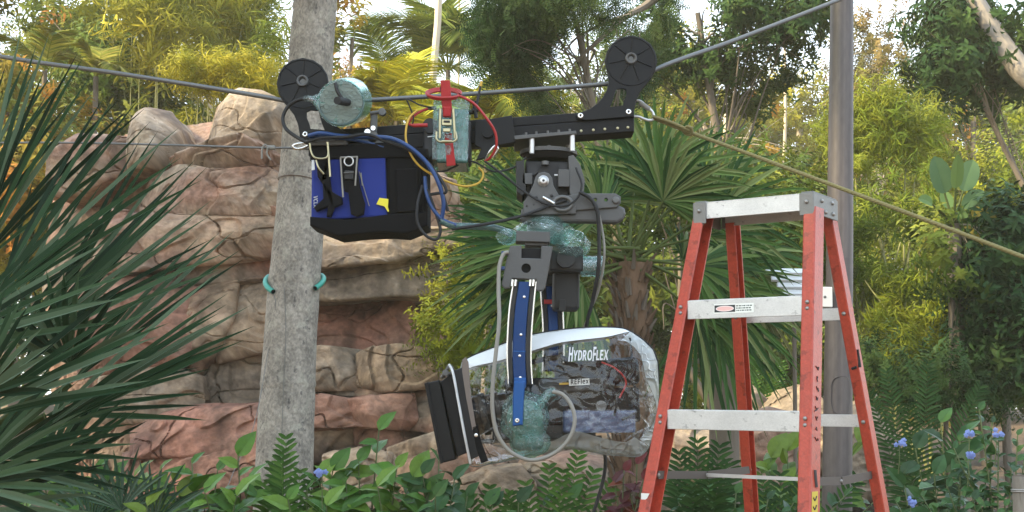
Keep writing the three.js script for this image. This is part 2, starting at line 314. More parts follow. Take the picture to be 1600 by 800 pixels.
  for (const [D, tint, pts, label] of B) solo('boulder', label, 'boulder', rockGeo(pts, D, 0.7, tint, { edge: 0.12, facets: 9, amp: 0.05 }), rockMat, null, 'boulders behind the ladder');
}
// ---------- grey palm trunk ----------
const lerpTab = (tab, y) => { let i = 0; while (i < tab.length - 2 && y > tab[i + 1][0]) i++; const a = tab[i], b = tab[i + 1], k = (y - a[0]) / (b[0] - a[0]); return a.slice(1).map((v, j) => v + (b[j + 1] - v) * k); };
const trunkTab = [[-600, 500, 540], [0, 458, 528], [80, 451, 522], [160, 444, 517], [260, 437, 512], [360, 428, 506], [460, 418, 499], [560, 410, 494], [660, 403, 491], [800, 396, 487], [960, 386, 486]];
const barkMap = noiseTex(1024, (u, v) => {
  const a = tnoise(u, v, 6, 31, 6), b = tnoise(u, v, 48, 32, 3), c = tnoise(u, v, 10, 33, 6), e = tnoise(u, v, 14, 34, 5);
  let k = 0.52 + 0.22 * (a - 0.5) + 0.26 * (b - 0.5); let r = k * 1.02, g = k * 0.97, bl = k * 0.89;
  if (c > 0.57) { const q = Math.min(1, (c - 0.57) * 9); r += (0.70 - r) * q * 0.35; g += (0.69 - g) * q * 0.35; bl += (0.62 - bl) * q * 0.35; }
  if (e > 0.70) { const q = Math.min(1, (e - 0.70) * 10); r *= 1 - 0.3 * q; g *= 1 - 0.3 * q; bl *= 1 - 0.28 * q; }
  return [r, g, bl];
}, true);
const barkMat = std(0xffffff, 0.92, 0, { map: barkMap, bumpMap: fineTex, bumpScale: 0.006 });
const TRD = 6.0;
{
  const base = P(441, 860, TRD + 0.13); base.y = ground(base.x, base.z) - 0.02;
  const t = thing('palm_tree', 'tall smooth grey palm trunk with ring scars standing before the rock outcrop', 'palm tree', base);
  const N = 260, K = 48, pos = [], uv = [], idx = []; const y0 = -600, y1 = 960;
  const scars = [-420, -250, -110, 12, 70, 162, 277, 438, 600, 742];
  for (let i = 0; i <= N; i++) {
    const py = y1 + (y0 - y1) * i / N, [a, b] = lerpTab(trunkTab, py), c = P((a + b) / 2, py, TRD + 0.13), r = (b - a) / 2 * S(TRD + 0.08);
    let ridge = 0; for (const s of scars) ridge += 0.004 * Math.exp(-Math.pow((py - s) / 3, 2)) - 0.003 * Math.exp(-Math.pow((py - s - 5) / 2.5, 2));
    for (let k = 0; k <= K; k++) {
      const an = k / K * Math.PI * 2, nx = Math.sin(an), nz = Math.cos(an), q = r * (1 + 0.02 * noise(nx * 2, c.y * 3, nz * 2)) + ridge + 0.0022 * fbm(nx * 6, c.y * 9, nz * 6, 3);
      pos.push(c.x + nx * q, c.y, c.z + nz * q); uv.push(k / K * 2, c.y * 2.1);
      if (i < N && k < K) { const e = i * (K + 1) + k; idx.push(e, e + 1, e + K + 1, e + 1, e + K + 2, e + K + 1); }
    }
  }
  const g = new THREE.BufferGeometry(); g.setAttribute('position', new THREE.Float32BufferAttribute(pos, 3)); g.setAttribute('uv', new THREE.Float32BufferAttribute(uv, 2)); g.setIndex(idx); g.computeVertexNormals();
  part(t, 'trunk', g, barkMat);
  globalThis.palmTree = t;
  // things tied to the trunk
  const ringPt = (py, f, phi, dy = 0) => { const [a, b] = lerpTab(trunkTab, py), c = P((a + b) / 2, py, TRD + 0.13), r = (b - a) / 2 * S(TRD + 0.08) * f; return V(c.x + Math.sin(phi) * r, c.y + dy, c.z + Math.cos(phi) * r); };
  const hose = []; for (let k = 0; k <= 22; k++) { const ph = -0.62 - (Math.PI * 2 - 0.62 - 0.95) * k / 22; hose.push(ringPt(438, 1.13, ph, 0.045 - 0.13 * Math.pow(Math.cos(ph) * 0.5 + 0.5, 1.6))); }
  const hm = std(rgb(0.03, 0.28, 0.21), 0.45), h = thing('hose_guard', 'green rubber hose sleeve looped round the palm trunk', 'hose', ringPt(438, 1.13, Math.PI));
  part(h, 'hose', tubeV(hose, 0.0125, 120, 12), hm);
  for (const [i, j] of [[0, 1], [22, 21]]) { const a = hose[i], d = hose[j].clone().sub(a).normalize(); part(h, 'open_end', rod(a.clone().addScaledVector(d, -0.0012), a.clone().addScaledVector(d, 0.001), 0.0095, 0.0095, 12), std(0x0a0d0c, 0.9)); }
  const wm = std(rgb(0.16, 0.16, 0.15), 0.5, 0.6);
  solo('guy_wire', 'thin wire slanting down from the hose sleeve beside the trunk', 'wire', tubeV([hose[1], ringPt(470, 1.03, -0.55), ringPt(560, 1.05, -0.7), P(392, 680, 5.7), P(366, 735, 5.55), P(330, 830, 5.4)], 0.0017, 60, 5), wm);
  solo('guy_wire', 'thin wire hanging straight down the front of the palm trunk', 'wire', tubeV([ringPt(452, 1.02, -0.2), ringPt(520, 1.03, -0.02), ringPt(600, 1.035, 0.02), ringPt(700, 1.05, 0.05), ringPt(830, 1.06, 0.1)], 0.0015, 60, 5), wm);
  const band = []; for (let k = 0; k < 28; k++) { const ph = k / 28 * Math.PI * 2; band.push(ringPt(283, 1.025, ph, -0.012 * Math.sin(ph) + 0.006 * Math.cos(ph * 2))); }
  solo('wire_band', 'thin rusty wire band tied round the trunk beside the blue bag', 'wire', tubeV(band, 0.0022, 90, 6, true), std(rgb(0.12, 0.08, 0.06), 0.7, 0.3));
}
// ---------- steel pole ----------
{
  const D = 5.7, c0 = P(1306, 860, D), base = V(c0.x, ground(c0.x, c0.z) - 0.02, c0.z);
  const t = thing('steel_pole', 'tall tapered grey brown steel pole standing behind the ladder', 'pole', base);
  const tab = [[-500, 1306, 1334], [0, 1297, 1334], [400, 1291, 1333], [560, 1288, 1332], [800, 1284, 1331], [960, 1281, 1331]], pos = [], uv = [], idx = [], N = 60, K = 40;
  for (let i = 0; i <= N; i++) {
    const py = 960 + (-500 - 960) * i / N, [a, b] = lerpTab(tab, py), c = P((a + b) / 2, py, D), r = (b - a) / 2 * S(D) * 0.985;
    for (let k = 0; k <= K; k++) { const an = k / K * Math.PI * 2; pos.push(c.x + Math.sin(an) * r, c.y, c.z + Math.cos(an) * r); uv.push(k / K, c.y * 0.8); if (i < N && k < K) { const e = i * (K + 1) + k; idx.push(e, e + 1, e + K + 1, e + 1, e + K + 2, e + K + 1); } }
  }
  const g = new THREE.BufferGeometry(); g.setAttribute('position', new THREE.Float32BufferAttribute(pos, 3)); g.setAttribute('uv', new THREE.Float32BufferAttribute(uv, 2)); g.setIndex(idx); g.computeVertexNormals();
  const poleMap = noiseTex(512, (u, v) => { const a = tnoise(u, v * 0.25 + 0.1, 8, 41, 5), b = tnoise(u, v, 32, 42, 3), s = tnoise(u, 0.3, 24, 43, 2); const k = 0.33 + 0.10 * (a - 0.5) + 0.06 * (b - 0.5) + 0.12 * (s - 0.5); return [k * 1.03, k * 0.95, k * 0.93]; }, true);
  const pm = std(0xffffff, 0.48, 0.15, { map: poleMap, bumpMap: fineTex, bumpScale: 0.001 });
  part(t, 'shaft', g, pm);
  const rim = []; for (const [x, y] of [[1296, 640], [1296, 596], [1302, 590], [1318, 590], [1322, 596], [1322, 640], [1318, 646], [1302, 646]]) { const q = P(x, y, D), cc = P(1308, y, D); const dx = q.x - cc.x; const r = 22.3 * S(D); rim.push(V(q.x, q.y, cc.z + Math.sqrt(Math.max(0, r * r - dx * dx)))); }
  part(t, 'access_door_rim', tubeV(rim, 0.0025, 60, 6, true), pm);
  const cl = part(t, 'junction_box', boxPx(1283, 448, 1301, 480, D - 0.1, 0.05, 0.004), std(rgb(0.72, 0.70, 0.64), 0.5), 'small white box on the pole');
  part(cl, 'screw', bolt(1289, 464, 2.2, D - 0.1, 0.003), std(rgb(0.15, 0.15, 0.14), 0.5, 0.7));
}
// ---------- the cable camera rig ----------
const { FontLoader } = await import('three/addons/loaders/FontLoader.js');
const font = await new FontLoader().loadAsync('fonts/droid/droid_sans_bold.typeface.json');
const fineRep = rep(fineTex, 6), scr = rep(scratchTex, 4);
// creased film: flat sheet with sparse sharp folds
const crumpleTex = noiseTex(1024, (u, v) => { const f = (n, z, k) => Math.pow(Math.max(0, 1 - Math.abs(tnoise(u, v, n, z, 2) - 0.5) * k), 2); return 0.25 + 0.35 * f(4, 81, 14) + 0.25 * f(7, 82, 12) * (tnoise(u, v, 3, 85, 2) > 0.5 ? 1 : 0.2) + 0.15 * f(13, 83, 9) * (tnoise(u, v, 4, 86, 2) > 0.55 ? 1 : 0); });
const M = {
  black: phys(rgb(0.005, 0.005, 0.006), 0.55, 0, { specularIntensity: 0.5, bumpMap: fineRep, bumpScale: 0.0006, roughnessMap: null }),
  blackSatin: phys(rgb(0.004, 0.004, 0.005), 0.45, 0, { specularIntensity: 0.5 }),
  plastic: std(rgb(0.010, 0.010, 0.012), 0.55),
  rubber: std(rgb(0.007, 0.007, 0.008), 0.65),
  grey: std(rgb(0.13, 0.13, 0.125), 0.5, 0.55, { bumpMap: fineRep, bumpScale: 0.0005 }),
  greyPaint: std(rgb(0.085, 0.085, 0.083), 0.55, 0.25, { bumpMap: fineRep, bumpScale: 0.0005 }),
  dark: std(rgb(0.025, 0.025, 0.025), 0.55, 0.4),
  alu: std(rgb(0.55, 0.55, 0.54), 0.36, 0.85, { bumpMap: scr, bumpScale: 0.0004 }),
  chrome: std(rgb(0.72, 0.71, 0.68), 0.22, 0.95),
  zinc: std(rgb(0.40, 0.36, 0.22), 0.3, 0.9),
  blueAnod: std(rgb(0.006, 0.035, 0.13), 0.38, 0.55),
  blueLever: std(rgb(0.008, 0.07, 0.24), 0.35, 0.5),
  bagBlue: std(rgb(0.005, 0.022, 0.20), 0.75, 0, { bumpMap: rep(weaveTex, 14), bumpScale: 0.0012 }),
  nylon: phys(rgb(0.005, 0.005, 0.0062), 0.85, 0, { specularIntensity: 0.4, bumpMap: rep(weaveTex, 16), bumpScale: 0.0015 }),
  red: std(rgb(0.36, 0.010, 0.010), 0.65, 0, { bumpMap: rep(weaveTex, 20), bumpScale: 0.001 }),
  redCable: std(rgb(0.34, 0.015, 0.015), 0.45),
  yellow: std(rgb(0.50, 0.30, 0.03), 0.5),
  blueCable: std(rgb(0.006, 0.04, 0.15), 0.4),
  greyCable: std(rgb(0.22, 0.21, 0.18), 0.5),
  white: std(rgb(0.72, 0.74, 0.74), 0.7, 0, { bumpMap: rep(coarseTex, 4), bumpScale: 0.004 }),
  wrap: phys(rgb(0.68, 0.92, 0.88), 0.06, 0, { transmission: 0.95, thickness: 0, ior: 1.6, bumpMap: rep(crumpleTex, 4), bumpScale: 0.012 }),
  wrapped: phys(rgb(0.055, 0.14, 0.125), 0.2, 0, { clearcoat: 1, clearcoatRoughness: 0.06, bumpMap: rep(crumpleTex, 5), bumpScale: 0.012 }),
  clear: phys(rgb(0.97, 0.98, 0.98), 0.03, 0, { transmission: 1, thickness: 0, ior: 1.55, bumpMap: rep(crumpleTex, 2.2), bumpScale: 0.012 }),
  frost: phys(rgb(0.62, 0.67, 0.65), 0.3, 0, { transmission: 0.6, thickness: 0, ior: 1.5, bumpMap: rep(crumpleTex, 3), bumpScale: 0.02 }),
};
const RD = 4.0;
// shell of crumpled film round an ellipsoid
function wrapBlob(px, py, D, rx, ry, rz, sd, n = 48) {
  const c = P(px, py, D), g = new THREE.SphereGeometry(1, n, n * 0.7 | 0), p = g.attributes.position, k = S(D);
  for (let i = 0; i < p.count; i++) {
    const x = p.getX(i), y = p.getY(i), z = p.getZ(i);
    const w = 1 + 0.10 * fbm(x * 1.6 + sd, y * 1.6, z * 1.6, 3) + 0.045 * (1 - Math.abs(noise(x * 4 + y * 5 + sd, y * 6 - x * 2, z * 4)) * 2.5) + 0.03 * (1 - Math.abs(noise(x * 9 + sd, y * 13 + x * 4, z * 9)) * 2.5);
    p.setXYZ(i, c.x + x * rx * k * w, c.y + y * ry * k * w, c.z + z * rz * w);
  }
  g.computeVertexNormals(); return g;
}
{ // trolley: beam between two sheaves that ride on the wire rope
  const t = thing('cable_trolley', 'black metal beam trolley hanging from the steel rope by two sheaves', 'cable trolley', P(740, 230, RD + 0.05));
  const top = x => 205 - 0.0685 * (x - 480), bot = x => 243 - 0.0735 * (x - 480);
  part(t, 'beam', [plate([[482, top(482)], [991, top(991)], [991, top(991) + 14], [482, top(482) + 16]], RD + 0.006, 0.088, { bevel: 0.003 }),
    plate([[482, top(482) + 16], [991, top(991) + 14], [991, bot(991)], [482, bot(482)]], RD, 0.10, { bevel: 0.003 })], M.black);
  for (const x of [908, 927, 945, 965, 981, 860, 838, 818, 780, 755]) part(t, 'beam_bolt', bolt(x, bot(x) - 7, 2.3, RD, 0.003), x > 900 ? M.zinc : M.dark);
  part(t, 'bracket', [plate([[742, 190], [800, 180], [806, 222], [770, 228], [758, 246], [744, 250], [752, 232], [742, 226]], RD - 0.02, 0.02, {}), drum(762, 206, 9, RD - 0.035, 0.02)], M.blackSatin);
  part(t, 'bracket_clip', [tube([[758, 250, 3.97], [764, 238, 3.96], [774, 228, 3.96], [778, 232, 3.96], [770, 246, 3.97]], 0.004, 40, 8)], M.chrome);
  const cheek = (cx, cy, s) => [[-38, 14], [-41, 0], [-38, -15], [-30, -28], [-17, -37], [0, -41], [17, -37], [30, -28], [38, -15], [41, 0], [38, 15], [32, 26], [22, 38], [14, 48], [8, 62], [5, 78], [5, 86], [-70, 92], [-84, 90], [-86, 84], [-78, 79], [-64, 74], [-52, 65], [-44, 56], [-38, 45], [-35, 32], [-36, 24]].map(([x, y]) => [cx + s * x, cy + y]);
  const slot = (cx, cy, s) => [[-24, 42], [-12, 41], [-6, 44], [-6, 52], [-10, 62], [-12, 70], [-34, 72], [-30, 62], [-27, 52]].map(([x, y]) => [cx + s * x, cy + y]);
  for (const [cx, cy, s] of [[986, 96, 1], [473, 131, -1]]) {
    const f = part(t, 'cheek_plate', plate(cheek(cx, cy, s), RD - 0.012, 0.011, { holes: [slot(cx, cy, s)], bevel: 0.002 }), M.blackSatin);
    for (let k = 0; k < 7; k++) { const a = k / 7 * 6.283 + 0.3; part(f, 'spoke_rib', rodPx([cx + 11 * Math.cos(a), cy - 4 + 11 * Math.sin(a), RD - 0.0135], [cx + 34 * Math.cos(a), cy - 2 + 34 * Math.sin(a), RD - 0.0125], 0.0022, 6), M.blackSatin); }
    const rim = []; for (let k = 0; k < 40; k++) { const a = k / 40 * 6.283; rim.push([cx + 38 * Math.cos(a), cy + 37.5 * Math.sin(a), RD - 0.012]); }
    part(f, 'rim_ridge', tube(rim, 0.0022, 120, 6, true), M.blackSatin);
    part(f, 'hub', latheZ(cx, cy - 4, [[4.5, -0.004], [6, -0.012], [9, -0.012], [9.5, -0.008], [10, 0.002]], RD - 0.012, 24), M.greyPaint);
    part(f, 'axle_end', drum(cx, cy - 4, 4.5, RD - 0.018, 0.01, 16), M.grey);
    for (const [bx, by] of [[-79, 85], [-4, 79]]) part(f, 'cheek_bolt', latheZ(cx + s * bx, cy + by, [[1.6, -0.002], [1.8, -0.005], [4, -0.005], [4.6, -0.002], [4.6, 0.002]], RD - 0.012, 16), M.chrome);
    part(t, 'sheave', latheZ(cx, cy - 3, [[0.1, 0], [33, 0], [36, 0.006], [30, 0.018], [30, 0.026], [36, 0.038], [33, 0.044], [0.1, 0.044]], RD + 0.028, 40), M.dark);
    part(t, 'cheek_plate', plate(cheek(cx, cy, s), RD + 0.101, 0.011, { holes: [slot(cx, cy, s)], bevel: 0.002 }), M.blackSatin);
  }
}
const RZ = RD + 0.05;
const ropeMat = std(rgb(0.15, 0.155, 0.155), 0.5, 0.55);
solo('steel_rope', 'thick grey steel wire rope carrying the camera trolley', 'wire rope',
  ropeGeo([P(-1100, -190, 7), P(-140, 56, 4.5), P(0, 88, 4.3), P(200, 117, 4.14), P(443, 157, RZ), P(462, 162, RZ), P(485, 162, RZ), P(585, 156, RZ), P(760, 145, RZ), P(948, 131, RZ), P(975, 128, RZ), P(998, 123, RZ), P(1030, 106, RZ), P(1150, 62, 4.25), P(1310, 0, 4.5), P(1420, -44, 4.7), P(2100, -330, 7)], 0.0078, 6, 0.045), ropeMat);
{ // thin stay to the left with its clip
  const t = thing('stay_cable', 'thin steel stay running left from the trolley end past the trunk', 'cable', P(412, 235, 4.06));
  part(t, 'cable', tube([[-1000, 200, 7], [-60, 223, 4.5], [100, 223, 4.3], [280, 227, 4.15], [415, 231, 4.06], [450, 231, 4.05], [484, 233, 4.05]], 0.0035, 90, 6), ropeMat);
  part(t, 'rope_clip', [tube([[409, 248, 4.05], [410, 232, 4.05], [414, 226, 4.05], [418, 230, 4.05], [417, 240, 4.05], [423, 250, 4.05]], 0.0032, 40, 6), rodPx([418, 231, 4.06], [430, 231, 4.06], 0.008, 8)], M.greyCable);
  part(t, 'thimble', tube([[458, 228, 4.03], [472, 224, 4.03], [482, 226, 4.03], [474, 231, 4.03], [462, 232, 4.03]], 0.005, 40, 7, true), M.chrome);
}
{ // pull rope to the right
  const t = thing('pull_rope', 'olive braided rope running down right from the trolley to the frame edge', 'rope', P(1022, 186, RZ));
  const pts = [P(1021, 184, RZ), P(1060, 200, RZ), P(1150, 233, 4.03), P(1300, 289, 3.9), P(1450, 345, 3.7), P(1600, 402, 3.5), P(1720, 450, 3.4), P(2150, 640, 3.0)];
  const rm = std(rgb(0.17, 0.15, 0.06), 0.85);
  part(t, 'rope', ropeGeo(pts, 0.0068, 3, 0.04), rm);
  part(t, 'splice', ropeGeo([P(1020, 182, RZ - 0.01), P(1045, 190, RZ - 0.012), P(1078, 204, RZ - 0.01)], 0.006, 3, 0.04), rm);
  part(t, 'splice_whipping', [tube([[1068, 205, RZ + 0.008], [1074, 198, RZ - 0.016], [1080, 200, RZ - 0.018], [1080, 210, RZ - 0.002], [1072, 209, RZ + 0.01]], 0.005, 40, 6, true)], rm);
  const k = thing('carabiner', 'steel snap hook joining the olive rope to the trolley cheek', 'carabiner', P(1005, 172, RZ));
  part(k, 'hook', tube([[996, 158, RZ], [986, 160, RZ + 0.01], [976, 166, RZ + 0.01], [972, 170, RZ]], 0.005, 30, 8), M.greyPaint);
  part(k, 'hook', tube([[993, 157, RZ], [1000, 158, RZ], [1012, 168, RZ], [1020, 176, RZ], [1021, 186, RZ], [1014, 188, RZ], [996, 182, RZ], [990, 182, RZ]], 0.0045, 60, 8), M.alu);
  part(k, 'screw_sleeve', rodPx([999, 160, RZ], [1015, 171, RZ], 0.0085, 12), M.greyCable);
}
{ // wrapped drive motor
  const t = thing('drive_motor', 'round motor drum wrapped in teal cling film beside the left sheave', 'motor', P(543, 200, 3.95));
  const a = P(533, 161, 3.84), b = P(545, 158, 4.0), R = 36 * S(3.9), ax = b.clone().sub(a).normalize();
  part(t, 'drum', [rod(a, b, R, R * 1.03, 44)], M.wrapped);
  const face = part(t, 'end_face', rod(a.clone().addScaledVector(ax, -0.003), a.clone().addScaledVector(ax, 0.002), R * 0.93, R * 0.97, 44), phys(rgb(0.20, 0.27, 0.245), 0.3, 0, { clearcoat: 1, clearcoatRoughness: 0.08, bumpMap: rep(crumpleTex, 3), bumpScale: 0.008 }));
  part(face, 'rim', tubeV(Array.from({ length: 36 }, (_, i) => { const q = i / 36 * 6.283; return a.clone().add(V(Math.cos(q) * R * 0.97, Math.sin(q) * R * 0.97, 0)); }), 0.004, 120, 6, true), M.wrapped);
  const sh = new THREE.CylinderGeometry(R * 1.07, R * 1.05, 0.17, 60, 12), p = sh.attributes.position;
  for (let i = 0; i < p.count; i++) { const x = p.getX(i), y = p.getY(i), z = p.getZ(i), an = Math.atan2(z, x), w = 1 + 0.02 * noise(an * 2, y * 30, 1) + 0.015 * noise(an * 5 + y * 60, y * 40, 4); p.setXYZ(i, x * w, y + (Math.abs(y) > 0.08 ? 0.004 * noise(x * 60, z * 60, 3) : 0), z * w); }
  sh.computeVertexNormals(); sh.applyQuaternion(new THREE.Quaternion().setFromUnitVectors(V(0, 1, 0), ax.clone())); sh.translate((a.x + b.x) / 2, (a.y + b.y) / 2, (a.z + b.z) / 2);
  part(t, 'film_wrap', sh, M.wrap);
  part(t, 'film_tail', tube([[500, 168, 3.9], [492, 158, 3.9], [484, 154, 3.9], [478, 154, 3.92]], 0.011, 30, 10), M.wrap);
  part(t, 'film_tail', tube([[512, 140, 3.9], [502, 148, 3.9], [490, 153, 3.9]], 0.008, 30, 8), M.wrap);
  part(t, 'shaft_stub', rodPx([543, 160, 3.83], [527, 157, 3.76], 0.012, 14), M.rubber);
  part(t, 'black_lever', tube([[540, 158, 3.815], [533, 152, 3.812], [527, 142, 3.81], [524, 130, 3.815]], 0.0055, 30, 8), M.rubber);
  part(t, 'clamp_knob', [rodPx([578, 177, 3.93], [592, 175, 3.93], 0.006, 10), drum(597, 174, 6, 3.92, 0.022, 12)], M.grey);
  part(t, 'clamp', [boxPx(578, 176, 588, 226, 3.93, 0.03, 0.003), drum(583, 214, 9, 3.915, 0.03, 20), boxPx(566, 216, 600, 226, 3.915, 0.05, 0.003)], M.grey);
  part(t, 'clamp_bolt', [drum(574, 206, 5, 3.91, 0.01, 8), drum(583, 200, 4, 3.912, 0.01, 8), rodPx([578, 226, 3.91], [578, 236, 3.91], 0.005, 8)], M.chrome);
  solo('power_cable', 'black cable looping from the wrapped motor down to the bag', 'cable', tube([[492, 156, 3.9], [478, 154, 3.92], [462, 158, 3.93], [449, 168, 3.94], [442, 184, 3.94], [446, 200, 3.93], [460, 212, 3.92], [478, 222, 3.9], [486, 226, 3.9]], 0.0058, 90, 10), M.rubber);
}
{ // battery bag
  const D = 3.9, t = thing('battery_bag', 'blue and black padded battery bag strapped under the trolley beam', 'bag', P(575, 366, D + 0.12));
  const sl = (pts, d, th, o) => plate(pts, d, th, o);
  part(t, 'bag_body', [sl([[486, 240], [668, 234], [669, 352], [636, 363], [528, 367], [486, 350]], D + 0.012, 0.15, { bevel: 0.012 })], M.nylon);
  part(t, 'blue_panel', sl([[487, 246], [602, 243], [605, 338], [486, 344]], D + 0.002, 0.02, { bevel: 0.006 }), M.bagBlue);
  part(t, 'side_panel', [sl([[606, 246], [660, 244], [662, 338], [607, 340]], D + 0.004, 0.018, { bevel: 0.005 })], M.nylon);
  part(t, 'side_pocket', [sl([[618, 264], [652, 262], [654, 330], [620, 332]], D - 0.008, 0.018, { bevel: 0.004 })], M.nylon);
  part(t, 'base_panel', sl([[484, 338], [540, 343], [610, 334], [668, 330], [668, 352], [636, 365], [598, 362], [562, 365], [528, 369], [484, 352]], D - 0.006, 0.16, { bevel: 0.006 }), M.nylon);
  part(t, 'top_rim', [sl([[484, 228], [600, 222], [668, 232], [668, 246], [602, 246], [484, 250]], D - 0.004, 0.15, { bevel: 0.006 })], M.nylon);
  part(t, 'frame_rail', boxPx(482, 218, 541, 227, D - 0.012, 0.06, 0.003, 2), M.greyPaint);
  const s1 = part(t, 'strap', [sl([[494, 244], [512, 242], [512, 280], [504, 284], [520, 300], [534, 308], [535, 318], [522, 324], [517, 338], [510, 338], [512, 322], [494, 330], [490, 324], [505, 310], [504, 288], [496, 276]], D - 0.02, 0.02, { bevel: 0.003 })], M.nylon);
  part(s1, 'ratchet_buckle', [tube([[484, 224, D - 0.03], [486, 236, D - 0.03], [492, 246, D - 0.035], [510, 246, D - 0.035], [513, 232, D - 0.03], [511, 222, D - 0.03]], 0.003, 50, 7), tube([[494, 250, D - 0.03], [498, 262, D - 0.035], [506, 272, D - 0.03]], 0.003, 30, 7), rodPx([512, 222, D - 0.03], [516, 276, D - 0.03], 0.0035, 7)], M.zinc);
  const s2 = part(t, 'strap', [sl([[530, 244], [560, 244], [558, 262], [562, 290], [570, 318], [568, 334], [558, 338], [548, 334], [544, 300], [538, 298], [532, 270]], D - 0.018, 0.02, { bevel: 0.003 })], M.nylon);
  part(s2, 'strap_frame', [rodPx([532, 246, D - 0.02], [536, 308, D - 0.02], 0.003, 7), rodPx([558, 245, D - 0.02], [555, 290, D - 0.02], 0.003, 7), rodPx([532, 246, D - 0.02], [559, 245, D - 0.02], 0.003, 7)], M.greyCable);
  part(s2, 'ring', tube(circ(545, 252, 7, 12).map(p => [...p, D - 0.024]), 0.0025, 40, 6, true), M.alu);
  part(s2, 'buckle', [boxPx(538, 266, 552, 280, D - 0.026, 0.012, 0.002)], M.dark);
  part(s2, 'buckle_bar', rodPx([537, 270, D - 0.034], [553, 269, D - 0.034], 0.002, 6), M.grey);
  part(t, 'yellow_tag', [sl([[593, 309], [607, 311], [606, 324], [588, 319]], D - 0.006, 0.003, { bevel: 0.0005 }), sl([[599, 320], [606, 323], [608, 330], [606, 331]], D - 0.008, 0.003, { bevel: 0.0005 })], std(rgb(0.68, 0.60, 0.03), 0.6), 'torn yellow tape tag');
  part(t, 'white_patch', sl([[487, 250], [491, 250], [492, 265], [487, 266]], D - 0.001, 0.002, { bevel: 0.0003 }), M.white);
  part(t, 'grey_seam', [rodPx([561, 268, D - 0.002], [577, 322, D - 0.002], 0.0014, 5), rodPx([564, 270, D - 0.002], [566, 290, D - 0.002], 0.0022, 5)], M.greyCable);
  { // lettering up the left edge
    const sh = font.generateShapes('VCLX', 6.5), g = new THREE.ShapeGeometry(sh, 3), p = g.attributes.position;
    for (let i = 0; i < p.count; i++) { const q = P(490 + p.getY(i), 306 + p.getX(i) * 0.85, D - 0.0018); p.setXYZ(i, q.x, q.y, q.z); } g.computeVertexNormals();
    part(t, 'lettering', g, M.white);
  }
}
{ // loose cables round the bag
  const C = (name, label, pts, r, m) => solo(name, label, 'cable', tube(pts, r, pts.length * 10, 9), m, null, 'cables round the battery bag');
  C('blue_cable', 'thick blue cable along the top of the bag and down its right side', [[482, 212, 3.87], [500, 208, 3.86], [530, 212, 3.87], [565, 214, 3.89], [610, 216, 3.87], [640, 230, 3.86], [668, 256, 3.86], [686, 288, 3.86], [693, 318, 3.87], [690, 344, 3.88]], 0.0065, M.blueCable);
  C('blue_cable', 'thin blue cable lying along the frame rail of the bag', [[484, 214, 3.88], [500, 213, 3.875], [530, 216, 3.88], [562, 220, 3.9], [600, 230, 3.9]], 0.0048, M.blueCable);
  C('blue_cable', 'blue cable dropping from the bag side to the film wrapped cable', [[664, 276, 3.89], [666, 300, 3.88], [674, 322, 3.88], [690, 342, 3.88], [712, 352, 3.9]], 0.006, M.blueCable);
  C('black_cable', 'black cable hanging in a loop under the right corner of the bag', [[660, 290, 3.89], [652, 320, 3.87], [653, 350, 3.87], [668, 370, 3.87], [682, 374, 3.88], [688, 362, 3.88], [680, 330, 3.88], [668, 296, 3.88]], 0.0048, M.rubber);
  C('black_cable', 'black cable bowing out from the right side of the bag', [[634, 226, 3.88], [662, 250, 3.87], [690, 282, 3.86], [697, 300, 3.86], [684, 302, 3.87], [672, 304, 3.88]], 0.005, M.rubber);
  C('black_cable', 'black cable bundle crossing the top rim of the bag', [[478, 222, 3.88], [500, 216, 3.865], [540, 214, 3.86], [575, 210, 3.87], [600, 220, 3.88], [650, 240, 3.87], [678, 266, 3.87], [700, 330, 3.88]], 0.0052, M.rubber);
  C('yellow_cable', 'thin yellow cable hanging in a wide loop below the red strap', [[652, 172, 3.9], [640, 184, 3.89], [634, 206, 3.88], [637, 230, 3.88], [654, 258, 3.88], [690, 280, 3.89], [728, 291, 3.92], [750, 284, 3.94], [755, 270, 3.95], [748, 262, 3.96]], 0.0034, M.yellow);
  C('black_cable', 'black cable slung from the bag to the gimbal housing', [[648, 258, 3.9], [690, 268, 3.95], [735, 252, 3.97], [772, 268, 3.96], [806, 260, 3.97], [822, 246, 3.98]], 0.003, M.rubber);
  C('teal_wrapped_cable', 'cable wrapped in teal film running from the bag to the gimbal', [[686, 344, 3.88], [706, 352, 3.9], [740, 354, 3.94], [772, 356, 3.95], [800, 366, 3.95]], 0.011, M.wrapped);
  C('black_cable', 'black cable rising from the film wrapped cable to the gimbal bar', [[706, 358, 3.9], [760, 350, 3.92], [820, 336, 3.93], [862, 320, 3.935], [886, 312, 3.94]], 0.005, M.rubber);
  C('black_cable', 'thin dark cable crossing the front of the gimbal housing', [[758, 252, 3.94], [790, 276, 3.93], [820, 300, 3.93], [852, 318, 3.93], [880, 322, 3.93], [900, 312, 3.93], [909, 290, 3.93], [900, 262, 3.94]], 0.0036, M.rubber);
}
